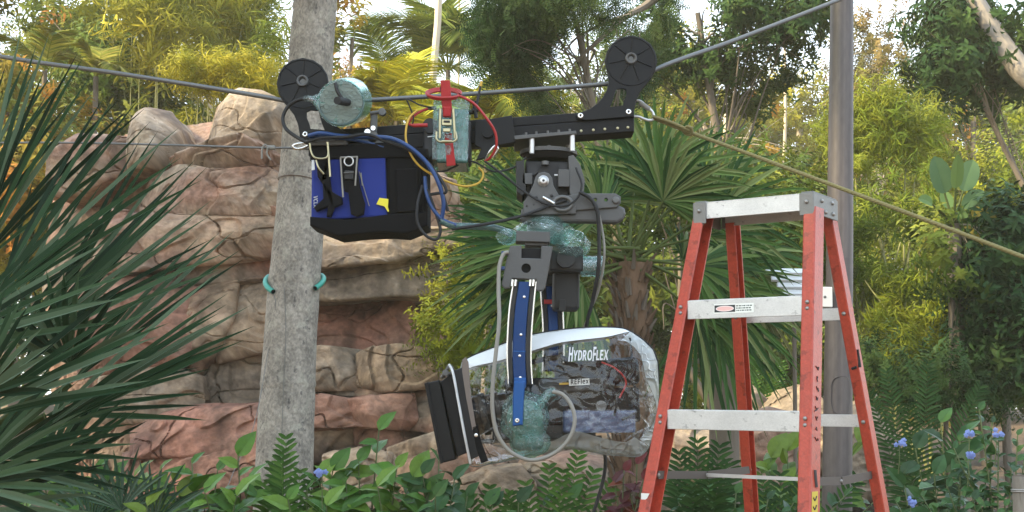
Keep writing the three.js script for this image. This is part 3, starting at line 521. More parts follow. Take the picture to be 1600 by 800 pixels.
{ // film-wrapped receiver box with antenna
  const t = thing('receiver_box', 'receiver box wrapped in teal film clamped on the beam under the red strap', 'electronics box', P(708, 262, 4.0));
  part(t, 'box', [boxPx(682, 168, 732, 256, 3.925, 0.16, 0.006)], M.wrapped);
  part(t, 'housing', [boxPx(660, 186, 736, 250, 3.94, 0.14, 0.01), drum(672, 196, 12, 3.93, 0.05)], M.plastic);
  part(t, 'film_wrap', (() => { return boxWrinkle(); function boxWrinkle() { const c = P(706, 211, 4.0), b = new THREE.BoxGeometry(1, 1, 1, 14, 20, 8), p = b.attributes.position; for (let i = 0; i < p.count; i++) { let x = p.getX(i), y = p.getY(i), z = p.getZ(i); const w = 1 + 0.05 * fbm(x * 5, y * 7, z * 4 + 2, 3); p.setXYZ(i, c.x + x * w * 57 * 0.00195, c.y + y * w * 97 * 0.002, c.z + z * w * 0.18); } b.computeVertexNormals(); return b; } })(), M.wrap);
  part(t, 'side_knob', [rodPx([732, 176, 3.96], [746, 174, 3.96], 0.007, 10)], M.dark);
  const an = part(t, 'antenna', [rod(P(743, 172, 3.95), P(751, 134, 3.95), 0.0055, 0.0035, 10), rodPx([740, 158, 3.95], [744, 184, 3.95], 0.006, 8), rodPx([737, 172, 3.95], [748, 172, 3.95], 0.006, 8)], M.rubber);
  part(an, 'yellow_tip', rod(P(751, 135, 3.95), P(752.5, 127, 3.95), 0.0045, 0.004, 10), M.yellow);
  part(t, 'cable_gland', rodPx([668, 169, 3.95], [682, 169, 3.95], 0.006, 10), M.grey);
  part(t, 'toggle', rodPx([668, 214, 3.92], [684, 212, 3.92], 0.002, 6), M.alu);
  const s = thing('ratchet_strap', 'red webbing ratchet strap cinched round the wrapped receiver box', 'strap', P(700, 262, 3.9));
  part(s, 'webbing', [plate([[688, 125], [703, 125], [705, 150], [706, 168], [691, 170], [689, 150]], 3.90, 0.012, { bevel: 0.003 }), plate([[691, 166], [706, 166], [705, 182], [692, 182]], 3.884, 0.02, { bevel: 0.006 }), plate([[694, 208], [706, 208], [712, 258], [698, 260]], 3.91, 0.006, { bevel: 0.002 })], M.red);
  const bk = part(s, 'ratchet_buckle', [rodPx([688, 170, 3.885], [687, 216, 3.885], 0.004, 8), rodPx([708, 170, 3.885], [711, 216, 3.885], 0.004, 8), boxPx(690, 186, 706, 196, 3.885, 0.012, 0.002), boxPx(692, 200, 704, 206, 3.885, 0.012, 0.002)], M.zinc);
  part(bk, 'pawl', boxPx(693, 188, 703, 191, 3.88, 0.008, 0.001), M.dark);
  part(bk, 'handle_bar', [tube([[682, 206, 3.875], [682, 217, 3.87], [686, 221, 3.87], [709, 221, 3.87], [713, 217, 3.87], [712, 206, 3.875]], 0.0035, 60, 8), rodPx([690, 221, 3.868], [706, 221, 3.868], 0.0045, 8)], M.zinc);
  const c = [];
  for (let k = 0; k <= 66; k++) { const a = k / 22 * 6.283 - 0.4, q = 1 - 0.05 * Math.floor(k / 22); const p = P(693 + 27 * q * Math.cos(a), 147 + (k / 66 - 0.5) * 5 - 7 * q * Math.sin(a), 3.92 + 0.05 * q * Math.sin(a)); c.push(p); }
  for (const p of [[716, 150, 3.9], [738, 160, 3.9], [758, 182, 3.9], [774, 208, 3.91], [775, 230, 3.92], [766, 246, 3.94], [758, 252, 3.95]]) c.push(P(...p));
  solo('red_cable', 'coiled red cable looped over the strap and arcing down to the bracket', 'cable', tubeV(c, 0.0042, 420, 8), M.redCable);
  solo('red_cable', 'short red cable curling from the wrapped box into a red plug', 'cable', [tube([[668, 170, 3.92], [654, 176, 3.91], [642, 186, 3.9], [639, 193, 3.9], [645, 196, 3.9], [656, 196, 3.9]], 0.0042, 60, 8), rodPx([645, 196, 3.9], [668, 195.5, 3.9], 0.0062, 10)], M.redCable);
  solo('black_cable', 'thin black wire looping left of the red strap', 'cable', tube([[674, 168, 3.91], [656, 164, 3.9], [636, 155, 3.9], [640, 166, 3.9], [646, 184, 3.9], [644, 196, 3.9]], 0.0026, 60, 7), M.rubber);
  part(t, 'black_knob', drum(692, 138, 5, 3.91, 0.03, 14), M.rubber);
}
{ // stabilised head
  const t = thing('gimbal_head', 'grey metal gimbal head with blue curved arms hanging under the beam', 'gimbal', P(850, 440, 4.0));
  const pl = (n, pts, d, th, m, o) => part(t, n, plate(pts, d, th, o), m);
  pl('mount_plate', [[803, 212], [900, 204], [901, 209], [804, 218]], 3.955, 0.19, M.greyPaint);
  for (const [x, y0, y1, d] of [[831, 213, 240, 3.97], [894, 209, 236, 3.97], [838, 214, 238, 4.12], [888, 210, 236, 4.12]]) part(t, 'standoff', rodPx([x, y0, d], [x, y1, d], 0.0085, 14), M.alu);
  for (const x of [822, 838, 856, 873, 890]) part(t, 'plate_bolt', rodPx([x, 212 - (x - 822) * 0.08, 3.968], [x, 207 - (x - 822) * 0.08, 3.968], 0.004, 8), M.grey);
  { const c = P(857, 240, 4.05), g = new THREE.CylinderGeometry(0.092, 0.092, 0.012, 48); g.translate(c.x, c.y, c.z); const f = part(t, 'yaw_ring', g, M.greyPaint); const h = new THREE.CylinderGeometry(0.085, 0.07, 0.016, 40); h.translate(c.x, c.y - 0.016, c.z); part(f, 'bearing', h, M.dark); part(f, 'connector', [drum(858, 231, 5, 3.985, 0.02, 12), drum(846, 233, 3, 3.985, 0.02, 8), drum(868, 232, 3, 3.985, 0.02, 8)], M.grey); }
  pl('side_plate', [[806, 252], [819, 250], [822, 300], [816, 306], [808, 300]], 3.96, 0.14, M.dark);
  pl('side_plate', [[888, 244], [896, 242], [906, 256], [914, 282], [910, 318], [896, 322], [890, 300]], 3.965, 0.14, M.greyPaint);
  part(t, 'yoke_lug', boxPx(816, 270, 832, 288, 3.96, 0.02, 0.002), M.greyPaint); part(t, 'yoke_lug', boxPx(872, 264, 890, 292, 3.96, 0.03, 0.002), M.greyPaint);
  part(t, 'inner_housing', [boxPx(820, 250, 890, 322, 4.0, 0.09, 0.006), drum(832, 266, 8, 3.98, 0.03, 16), drum(880, 262, 7, 3.98, 0.03, 16)], M.plastic);
  part(t, 'white_marker', boxPx(866, 272, 880, 275, 3.995, 0.01, 0.001), M.alu);
  part(t, 'small_motor', [rodPx([852, 252, 3.98], [852, 258, 3.98], 0.012, 12)], M.grey);
  const sw = pl('swivel_plate', [[818, 316], [826, 304], [834, 286], [836, 277], [842, 270], [850, 268], [858, 271], [863, 278], [865, 290], [874, 306], [890, 318], [900, 320], [900, 334], [818, 336]], 3.945, 0.016, M.greyPaint, { bevel: 0.003, holes: [circ(823, 322, 3, 12), circ(834, 320, 2.5, 12), circ(846, 318, 2.5, 12)] });
  part(sw, 'pivot_bolt', latheZ(849, 283, [[2, -0.012], [5, -0.012], [6, -0.009], [6, -0.004], [9, -0.004], [9, 0.002]], 3.945, 20), M.alu);
  for (const [x, y] of [[838, 309], [862, 306]]) part(sw, 'small_bolt', bolt(x, y, 2.5, 3.945), M.dark);
  const cb = pl('cross_plate', [[860, 310], [905, 302], [962, 302], [970, 307], [970, 317], [964, 324], [860, 332]], 3.955, 0.02, M.greyPaint, { bevel: 0.003, holes: [circ(930, 312, 4.6, 16), circ(947, 312, 4.6, 16)] });
  part(cb, 'end_bolt', latheZ(962, 313, [[0.1, -0.008], [4.5, -0.008], [6, -0.005], [6, 0.002]], 3.955, 18), M.grey);
  pl('cross_bar', [[815, 326], [880, 322], [968, 321], [976, 325], [978, 334], [974, 343], [964, 348], [890, 346], [820, 348], [812, 342]], 3.965, 0.05, M.greyPaint, { bevel: 0.008 });
  part(t, 'ring_clamp', tube(circ(879, 314, 14, 18).map(([x, y]) => [x, 318 + (y - 314) * 0.75, 3.935]), 0.006, 80, 8, true), M.grey);
  part(t, 'bolt_row', [818, 826, 834, 842, 850].map(x => boxPx(x, 327, x + 5, 334, 3.95, 0.02, 0.001)), M.rubber);
  part(t, 'cable_connector', rodPx([848, 308, 3.93], [866, 318, 3.93], 0.005, 10), M.chrome);
  // column and film
  { const a = P(852, 344, 4.02), b = P(852, 384, 4.02); part(t, 'column', rod(b, a, 0.062, 0.056, 28), M.grey); }
  part(t, 'grey_block', [boxPx(806, 361, 860, 378, 3.86, 0.08, 0.003, -1), boxPx(820, 372, 856, 384, 3.875, 0.07, 0.003)], M.greyPaint);
  part(t, 'film_wrap', wrapBlob(850, 366, 4.02, 46, 24, 0.13, 3), M.wrap);
  part(t, 'film_wrap', wrapBlob(888, 384, 4.0, 32, 24, 0.09, 8), M.wrap);
  part(t, 'film_wrap', wrapBlob(792, 370, 3.95, 17, 12, 0.05, 12), M.wrap);
  part(t, 'film_wrap', wrapBlob(852, 346, 4.02, 34, 10, 0.075, 17), M.wrap);
  part(t, 'motor_block', [boxPx(858, 384, 912, 424, 3.96, 0.14, 0.01), boxPx(864, 420, 906, 484, 4.02, 0.1, 0.012), drum(884, 404, 14, 3.94, 0.03)], M.dark);
  part(t, 'tilt_motor', [rodPx([906, 416, 4.0], [938, 416, 4.0], 0.028, 24), rodPx([936, 416, 4.0], [941, 416, 4.0], 0.031, 24)], M.wrapped);
  part(t, 'film_wrap', (() => { const g = rodPx([908, 416, 4.0], [943, 416, 4.0], 0.033, 24); return g; })(), M.wrap);
  part(t, 'red_band_motor', boxPx(874, 468, 884, 486, 4.0, 0.03, 0.002), M.dark);
  // front yoke plate
  const y = pl('yoke_plate', [[797, 384], [815, 383], [815, 403], [845, 404], [846, 384], [864, 385], [852, 450], [848, 454], [836, 454], [838, 437], [800, 435], [797, 450], [788, 450], [784, 445], [790, 412]], 3.845, 0.03, M.greyPaint, { bevel: 0.003, holes: [circ(822, 419, 9, 24)] });
  part(y, 'inner_plate', [boxPx(812, 410, 832, 430, 3.862, 0.01, 0.002), boxPx(814, 388, 848, 406, 3.868, 0.04, 0.002)], M.black);
  for (const x of [800, 805, 828, 833]) part(y, 'spring_pin', rod(P(x, 447, 3.838), P(x + 1, 437, 3.838), 0.0042, 0.0042, 10), M.chrome);
  part(t, 'cable_clip', [boxPx(783, 392, 797, 398, 3.85, 0.02, 0.004), boxPx(780, 416, 794, 422, 3.85, 0.02, 0.004)], M.blueCable);
  // curved arms: blue web between two chrome-edged rails
  const arm = (cl, w, D, th) => {
    const L = [], Rr = []; for (const [x, yy, k] of cl) { L.push([x - w * (k ?? 1), yy]); Rr.push([x + w * (k ?? 1), yy]); }
    const sm = a => { const c = new THREE.CatmullRomCurve3(a.map(p => V(p[0], p[1], 0))); return c.getPoints(24).map(p => [p.x, p.y]); };
    const l = sm(L), r = sm(Rr);
    const web = part(t, 'arm', plate([...l, ...r.slice().reverse()], D, th, { bevel: 0.002 }), M.blueAnod);
    for (const e of [l, r]) {
      const s = e === l ? -1 : 1; part(web, 'arm_rail', plate([...e.map(p => [p[0] + s * 0.3, p[1]]), ...e.slice().reverse().map(p => [p[0] + s * 8, p[1]])], D - 0.006, th + 0.012, { bevel: 0.002 }), M.dark);
      part(web, 'edge_strip', tube(e.map(p => [p[0] + s * 8, p[1], D - 0.006]), 0.0028, 60, 6), M.chrome);
    }
    return web;
  };
  const a1 = arm([[820, 440, 0.9], [815, 480], [812, 520], [811, 560], [813, 600]], 10.5, 3.85, 0.02);
  for (const [x, yy] of [[819, 464], [814, 523], [812, 556], [813, 590]]) part(a1, 'arm_bolt', bolt(x, yy, 2.4, 3.85, 0.003), M.chrome);
  part(a1, 'joint_line', boxPx(802, 548, 822, 550, 3.8485, 0.003, 0.0005), M.blueLever);
  const a2 = arm([[859, 440, 0.9], [862, 470], [864, 500], [865, 540], [864, 580]], 8, 4.17, 0.02);
  part(a2, 'red_band', boxPx(850, 468, 876, 475, 4.158, 0.006, 0.001), std(rgb(0.35, 0.02, 0.02), 0.5));
  for (const x of [856, 863]) part(a2, 'spring_pin', rodPx([x, 444, 4.155], [x, 436, 4.155], 0.0035, 8), M.chrome);
  part(a2, 'arm_bolt', bolt(863, 478, 2.4, 4.158, 0.003), M.chrome);
  // rear yoke reaching back to the second arm
  part(t, 'rear_yoke', [boxPx(850, 386, 880, 446, 4.14, 0.05, 0.006)], M.dark);
  const lv = pl('lever', [[803, 596], [821, 596], [819, 620], [817, 664], [801, 666], [801, 622]], 3.80, 0.02, M.blueLever, { bevel: 0.003 });
  part(lv, 'lever_bolt', latheZ(808, 657, [[0.8, -0.002], [1.5, -0.005], [3.6, -0.005], [4, 0.002]], 3.80, 14), M.chrome);
  part(t, 'arm_foot', boxPx(803, 590, 822, 606, 3.815, 0.05, 0.003), M.blueLever);
  // lower motor in film
  part(t, 'lower_motor', [drum(820, 652, 28, 3.83, 0.09, 36), boxPx(800, 652, 850, 704, 3.835, 0.07, 0.02)], M.wrapped);
  part(t, 'film_wrap', wrapBlob(820, 652, 3.875, 36, 40, 0.07, 21, 60), M.wrap);
  part(t, 'film_wrap', wrapBlob(828, 690, 3.88, 30, 24, 0.055, 24, 48), M.wrap);
  part(t, 'film_wrap', tube([[838, 640, 3.84], [848, 626, 3.83], [858, 614, 3.83], [868, 612, 3.83]], 0.014, 30, 10), M.wrap);
}
// ---------- camera in its rain cover ----------
const COV = [[722, 566], [740, 556], [768, 545], [800, 533], [830, 524], [870, 517], [910, 513], [945, 512], [974, 514], [988, 520], [1005, 532], [1020, 547], [1027, 566], [1029, 600], [1028, 640], [1022, 672], [1012, 700], [1000, 712], [970, 712], [940, 709], [905, 702], [880, 701], [850, 707], [810, 716], [770, 724], [736, 727], [730, 690], [722, 640], [716, 600]];
const CC = [880, 615], CD = 4.02, CT = 0.125;
const covRay = (dx, dy) => { // distance from centre to outline along a direction
  let best = 1e9; for (let i = 0; i < COV.length; i++) { const a = COV[i], b = COV[(i + 1) % COV.length], ex = b[0] - a[0], ey = b[1] - a[1], den = dx * ey - dy * ex; if (Math.abs(den) < 1e-9) continue; const ax = a[0] - CC[0], ay = a[1] - CC[1], t = (ax * ey - ay * ex) / den, u = (ax * dy - ay * dx) / den; if (t > 0 && u >= -1e-6 && u <= 1 + 1e-6) best = Math.min(best, t); } return best;
};
const covZ = (px, py, r) => CT * Math.pow(Math.max(0, 1 - Math.pow(r, 4)), 0.55);
function covPt(px, py, side, off = 0) {
  const dx = px - CC[0], dy = py - CC[1], l = Math.hypot(dx, dy) || 1e-6, r = Math.min(1, l / covRay(dx / l, dy / l));
  const k = Math.sin(Math.PI * Math.min(1, r)) * 0.8 + 0.2 * (1 - r);
  const w = (0.007 * fbm(px * 0.018, py * 0.022 + side * 9, 2, 4) + 0.010 * (0.5 - Math.abs(noise((px + py * 0.4) * 0.025, (py - px * 0.3) * 0.03, side * 5 + 1)) * 1.6)) * k;
  const q = P(px, py, CD); q.z += side * (covZ(px, py, r) + w + off); return q;
}
function covSheet(side, r0, r1, f, nr = 40, na = 180, off = 0) { // f(angle) keeps part of the ring
  const pos = [], uv = [], idx = [];
  for (let i = 0; i <= nr; i++) for (let k = 0; k <= na; k++) {
    const a = f[0] + (f[1] - f[0]) * k / na, dx = Math.cos(a), dy = Math.sin(a), R = covRay(dx, dy), r = r0(a) + (r1 - r0(a)) * i / nr;
    const q = covPt(CC[0] + dx * R * r, CC[1] + dy * R * r, side, off); pos.push(q.x, q.y, q.z); uv.push(q.x, q.y);
    if (i < nr && k < na) { const e = i * (na + 1) + k; side > 0 ? idx.push(e, e + 1, e + na + 1, e + 1, e + na + 2, e + na + 1) : idx.push(e, e + na + 1, e + 1, e + 1, e + na + 1, e + na + 2); }
  }
  const g = new THREE.BufferGeometry(); g.setAttribute('position', new THREE.Float32BufferAttribute(pos, 3)); g.setAttribute('uv', new THREE.Float32BufferAttribute(uv, 2)); g.setIndex(idx); g.computeVertexNormals(); return g;
}
{
  const t = thing('rain_cover', 'clear plastic rain cover with white top band bagging the film camera', 'rain cover', P(880, 726, CD));
  part(t, 'front_sheet', covSheet(1, () => 0.001, 1, [0, Math.PI * 2], 60, 260), M.clear);
  part(t, 'back_sheet', covSheet(-1, () => 0.001, 1, [0, Math.PI * 2], 30, 140), M.clear);
  const inner = a => 0.86 + 0.07 * Math.sin(a * 3 + 1) + 0.05 * Math.sin(a * 7);
  part(t, 'edge_panel', covSheet(1, inner, 0.995, [-0.75, 0.55], 14, 80, 0.0022), M.frost, 'milky plastic along the rear edge');
  part(t, 'edge_panel', covSheet(1, a => 0.74 + 0.08 * Math.sin(a * 4), 0.995, [0.56, 1.9], 14, 80, 0.0022), M.frost, 'milky plastic along the bottom');
  const top = [[726, 563], [740, 556], [768, 545], [800, 533], [830, 524], [870, 517], [910, 513], [945, 512], [974, 514], [984, 518]], low = [[732, 577], [745, 573], [770, 568], [800, 560], [832, 550], [873, 538], [910, 533], [943, 529], [968, 523], [982, 519]];
  const band = side => {
    const ct = new THREE.CatmullRomCurve3(top.map(p => V(p[0], p[1], 0))), cl = new THREE.CatmullRomCurve3(low.map(p => V(p[0], p[1], 0))), pos = [], uv = [], idx = [], N = 80, K = 8;
    for (let i = 0; i <= N; i++) { const a = ct.getPoint(i / N), b = cl.getPoint(i / N); for (let k = 0; k <= K; k++) { const q = covPt(a.x + (b.x - a.x) * k / K, a.y + (b.y - a.y) * k / K, side, 0.0028); pos.push(q.x, q.y, q.z); uv.push(q.x, q.y); if (i < N && k < K) { const e = i * (K + 1) + k; side > 0 ? idx.push(e, e + 1, e + K + 1, e + 1, e + K + 2, e + K + 1) : idx.push(e, e + K + 1, e + 1, e + 1, e + K + 1, e + K + 2); } } }
    const g = new THREE.BufferGeometry(); g.setAttribute('position', new THREE.Float32BufferAttribute(pos, 3)); g.setAttribute('uv', new THREE.Float32BufferAttribute(uv, 2)); g.setIndex(idx.flatMap((v, i, a) => i % 3 === 0 ? [a[i], a[i + 2], a[i + 1]] : [])); g.computeVertexNormals(); return g;
  };
  part(t, 'white_band', [band(1), band(-1)], M.white);
  part(t, 'seam', tubeV(COV.slice(0, 14).map(p => P(p[0], p[1] - 0.5, CD)), 0.0035, 160, 6), M.rubber);
  part(t, 'seam', tubeV([...COV.slice(13), COV[0]].map(p => P(p[0], p[1], CD)), 0.0022, 160, 6), M.frost);
  { // printed name
    const gs = []; let x = 0;
    for (const [tx, size] of [['H', 19], ['YDRO', 13.5], ['F', 19], ['LEX', 13.5]]) for (const ch of tx) {
      const sh = font.generateShapes(ch, size), g = new THREE.ShapeGeometry(sh, 4); g.computeBoundingBox(); const bb = g.boundingBox, w = (bb.max.x - bb.min.x) * (size > 15 ? 0.42 : 0.60), p = g.attributes.position;
      for (let i = 0; i < p.count; i++) { const u = (p.getX(i) - bb.min.x) / (bb.max.x - bb.min.x) * w, yy = p.getY(i) * 1.18; const X = 885 + x + u + yy * 0.10, Y = 566 - (x + u) * 0.015 - yy + (size > 15 ? 1.5 : 0); const q = covPt(X, Y, 1, 0.003); p.setXYZ(i, q.x, q.y, q.z); }
      g.computeVertexNormals(); gs.push(g); x += w + 0.9;
    }
    part(t, 'lettering', gs, std(rgb(0.62, 0.64, 0.64), 0.5));
  }
  // front hoop, straps
  part(t, 'front_hoop', tube([[702, 570, 3.93], [707, 580, 3.9], [716, 626, 3.89], [726, 680, 3.89], [735, 724, 3.92]], 0.004, 50, 8), M.white);
  part(t, 'strap', [plate([[722, 562], [728, 558], [732, 566], [736, 620], [744, 668], [738, 672], [728, 620], [722, 580]], 3.885, 0.006, { bevel: 0.001 })], std(rgb(0.16, 0.13, 0.11), 0.7));
  part(t, 'strap', [plate([[738, 668], [746, 664], [752, 690], [763, 720], [752, 724], [744, 700]], 3.885, 0.008, { bevel: 0.001 })], M.nylon);
  part(t, 'strap_clip', bolt(744, 680, 3.2, 3.884, 0.004), M.chrome);
  part(t, 'toggle_cord', [tube([[690, 590, 3.94], [697, 580, 3.93], [702, 572, 3.93], [708, 578, 3.94], [700, 588, 3.95]], 0.005, 40, 8), drum(696, 582, 5, 3.92, 0.02, 10), drum(704, 574, 4, 3.92, 0.02, 10)], M.grey);
}
{
  const t = thing('film_camera', 'black film camera with square matte box hanging inside the rain cover', 'film camera', P(850, 710, CD));
  const k = (n, g, m, l) => part(t, n, g, m, l);
  const mb = k('matte_box', [plate([[666, 598], [686, 594], [712, 718], [690, 724]], 3.93, 0.17, { bevel: 0.004 })], M.blackSatin);
  part(mb, 'hood_panel', [plate([[688, 597], [704, 584], [734, 706], [714, 714]], 3.94, 0.15, { bevel: 0.004 })], M.black);
  part(mb, 'filter_stage', [plate([[700, 582], [722, 574], [750, 712], [732, 720]], 3.96, 0.12, { bevel: 0.003 })], M.plastic);
  part(mb, 'hood_rim', [plate([[663, 599], [669, 597], [693, 723], [688, 725]], 3.922, 0.186, { bevel: 0.002 })], M.black);
  const lens = k('lens', rod(P(736, 650, 4.02), P(800, 640, 4.02), 0.062, 0.055, 32), M.blackSatin);
  part(lens, 'focus_ring', [rod(P(752, 648, 4.02), P(762, 646, 4.02), 0.066, 0.066, 32), rod(P(776, 644, 4.02), P(782, 643, 4.02), 0.063, 0.063, 32)], M.dark);
  k('body', [boxPx(790, 590, 960, 664, 3.965, 0.12, 0.008, 2)], M.black);
  k('magazine', [boxPx(868, 562, 1000, 606, 3.98, 0.09, 0.02, 6), boxPx(930, 606, 1000, 660, 3.985, 0.09, 0.01, 3)], M.black);
  k('top_handle', [tube([[800, 590, 4.0], [806, 574, 4.0], [830, 566, 4.0], [880, 560, 4.0], [890, 572, 4.0]], 0.008, 40, 8)], M.black);
  const sp = k('side_panel', [boxPx(842, 592, 950, 612, 3.945, 0.02, 0.003, 3)], M.dark);
  part(sp, 'yellow_mark', boxPx(874, 598, 890, 601, 3.943, 0.003, 0.0005, 3), M.yellow);
  const lb = part(sp, 'name_label', boxPx(889, 592, 921, 602, 3.941, 0.003, 0.0005, 4), std(rgb(0.62, 0.62, 0.58), 0.5));
  { const sh = font.generateShapes('REFlex', 8), g = new THREE.ShapeGeometry(sh, 3), p = g.attributes.position; for (let i = 0; i < p.count; i++) { const q = P(891 + p.getX(i) * 0.82, 601 - p.getX(i) * 0.05 - p.getY(i), 3.9402); p.setXYZ(i, q.x, q.y, q.z); } g.computeVertexNormals(); part(lb, 'lettering', g, M.rubber); }
  k('battery_plate', [boxPx(880, 642, 992, 676, 3.95, 0.1, 0.006, 1)], std(rgb(0.03, 0.05, 0.11), 0.4));
  k('plastic_bag', (() => { const g = new THREE.PlaneGeometry(1, 1, 40, 14), p = g.attributes.position; for (let i = 0; i < p.count; i++) { const u = p.getX(i) + 0.5, v = p.getY(i) + 0.5; const q = P(884 + 110 * u, 676 - 36 * v, 3.94); q.z += 0.014 * fbm(u * 6, v * 3, 4, 4) + 0.008 * (0.5 - Math.abs(noise(u * 9 + v * 3, v * 5, 2)) * 2); p.setXYZ(i, q.x, q.y, q.z); } g.computeVertexNormals(); return g; })(), phys(rgb(0.75, 0.82, 0.95), 0.08, 0, { transmission: 0.9, thickness: 0, ior: 1.55 }));
  for (const y of [640, 690]) k('support_rod', rodPx([745, y, 3.99], [940, y - 6, 3.99], 0.0075, 10), M.grey);
  k('base_plate', [boxPx(770, 664, 930, 686, 3.97, 0.1, 0.004, 2)], M.dark);
  k('knob', [drum(940, 634, 8, 3.95, 0.03, 16), drum(962, 640, 6, 3.955, 0.03, 16)], M.grey);
  k('red_cable', [tube([[940, 566, 3.93], [962, 576, 3.925], [978, 596, 3.93], [968, 622, 3.93]], 0.003, 40, 6)], M.redCable);
  k('inner_cable', [tube([[984, 528, 3.95], [986, 560, 3.93], [972, 580, 3.93], [990, 600, 3.93], [996, 640, 3.94], [972, 656, 3.94]], 0.0038, 60, 7), tube([[850, 560, 3.93], [870, 582, 3.92], [900, 576, 3.925], [930, 566, 3.93]], 0.0036, 40, 7), tube([[950, 600, 3.93], [964, 620, 3.92], [960, 650, 3.93]], 0.004, 30, 7)], M.rubber);
}
{
  const g = 'cables hanging from the gimbal head';
  solo('grey_cable', 'long grey cable looping from the gimbal plate round the wrapped lower motor', 'cable', tube([[795, 394, 3.835], [788, 396, 3.835], [781, 412, 3.83], [779, 450, 3.82], [780, 500, 3.80], [775, 550, 3.79], [770, 600, 3.785], [770, 645, 3.785], [778, 680, 3.785], [798, 706, 3.785], [830, 719, 3.785], [866, 708, 3.785], [890, 684, 3.785], [898, 656, 3.79], [892, 632, 3.80], [878, 616, 3.81], [864, 612, 3.82]], 0.0062, 220, 10), M.greyCable, null, g);
  solo('black_cable', 'thick black cable dropping from the gimbal bar behind the rain cover', 'cable', tube([[905, 300, 3.93], [920, 308, 3.93], [932, 326, 3.93], [936, 370, 3.94], [935, 420, 3.94], [926, 470, 3.98], [918, 500, 4.08], [914, 530, 4.18]], 0.0062, 120, 10), M.rubber, null, g);
  solo('grey_cable', 'thin grey cable hanging beside the black cable above the cover', 'cable', tube([[915, 306, 3.945], [930, 322, 3.945], [941, 360, 3.955], [944, 400, 3.955], [936, 450, 3.98], [922, 486, 4.06], [910, 520, 4.19]], 0.004, 120, 8), M.greyCable, null, g);
  solo('black_cable', 'black cable running from under the rain cover down into the plants', 'cable', tube([[944, 700, 4.1], [946, 724, 4.1], [942, 752, 4.1], [934, 780, 4.1], [926, 810, 4.1], [918, 1000, 4.2], [920, 1390, 4.3]], 0.0058, 90, 9), M.rubber, null, g);
}
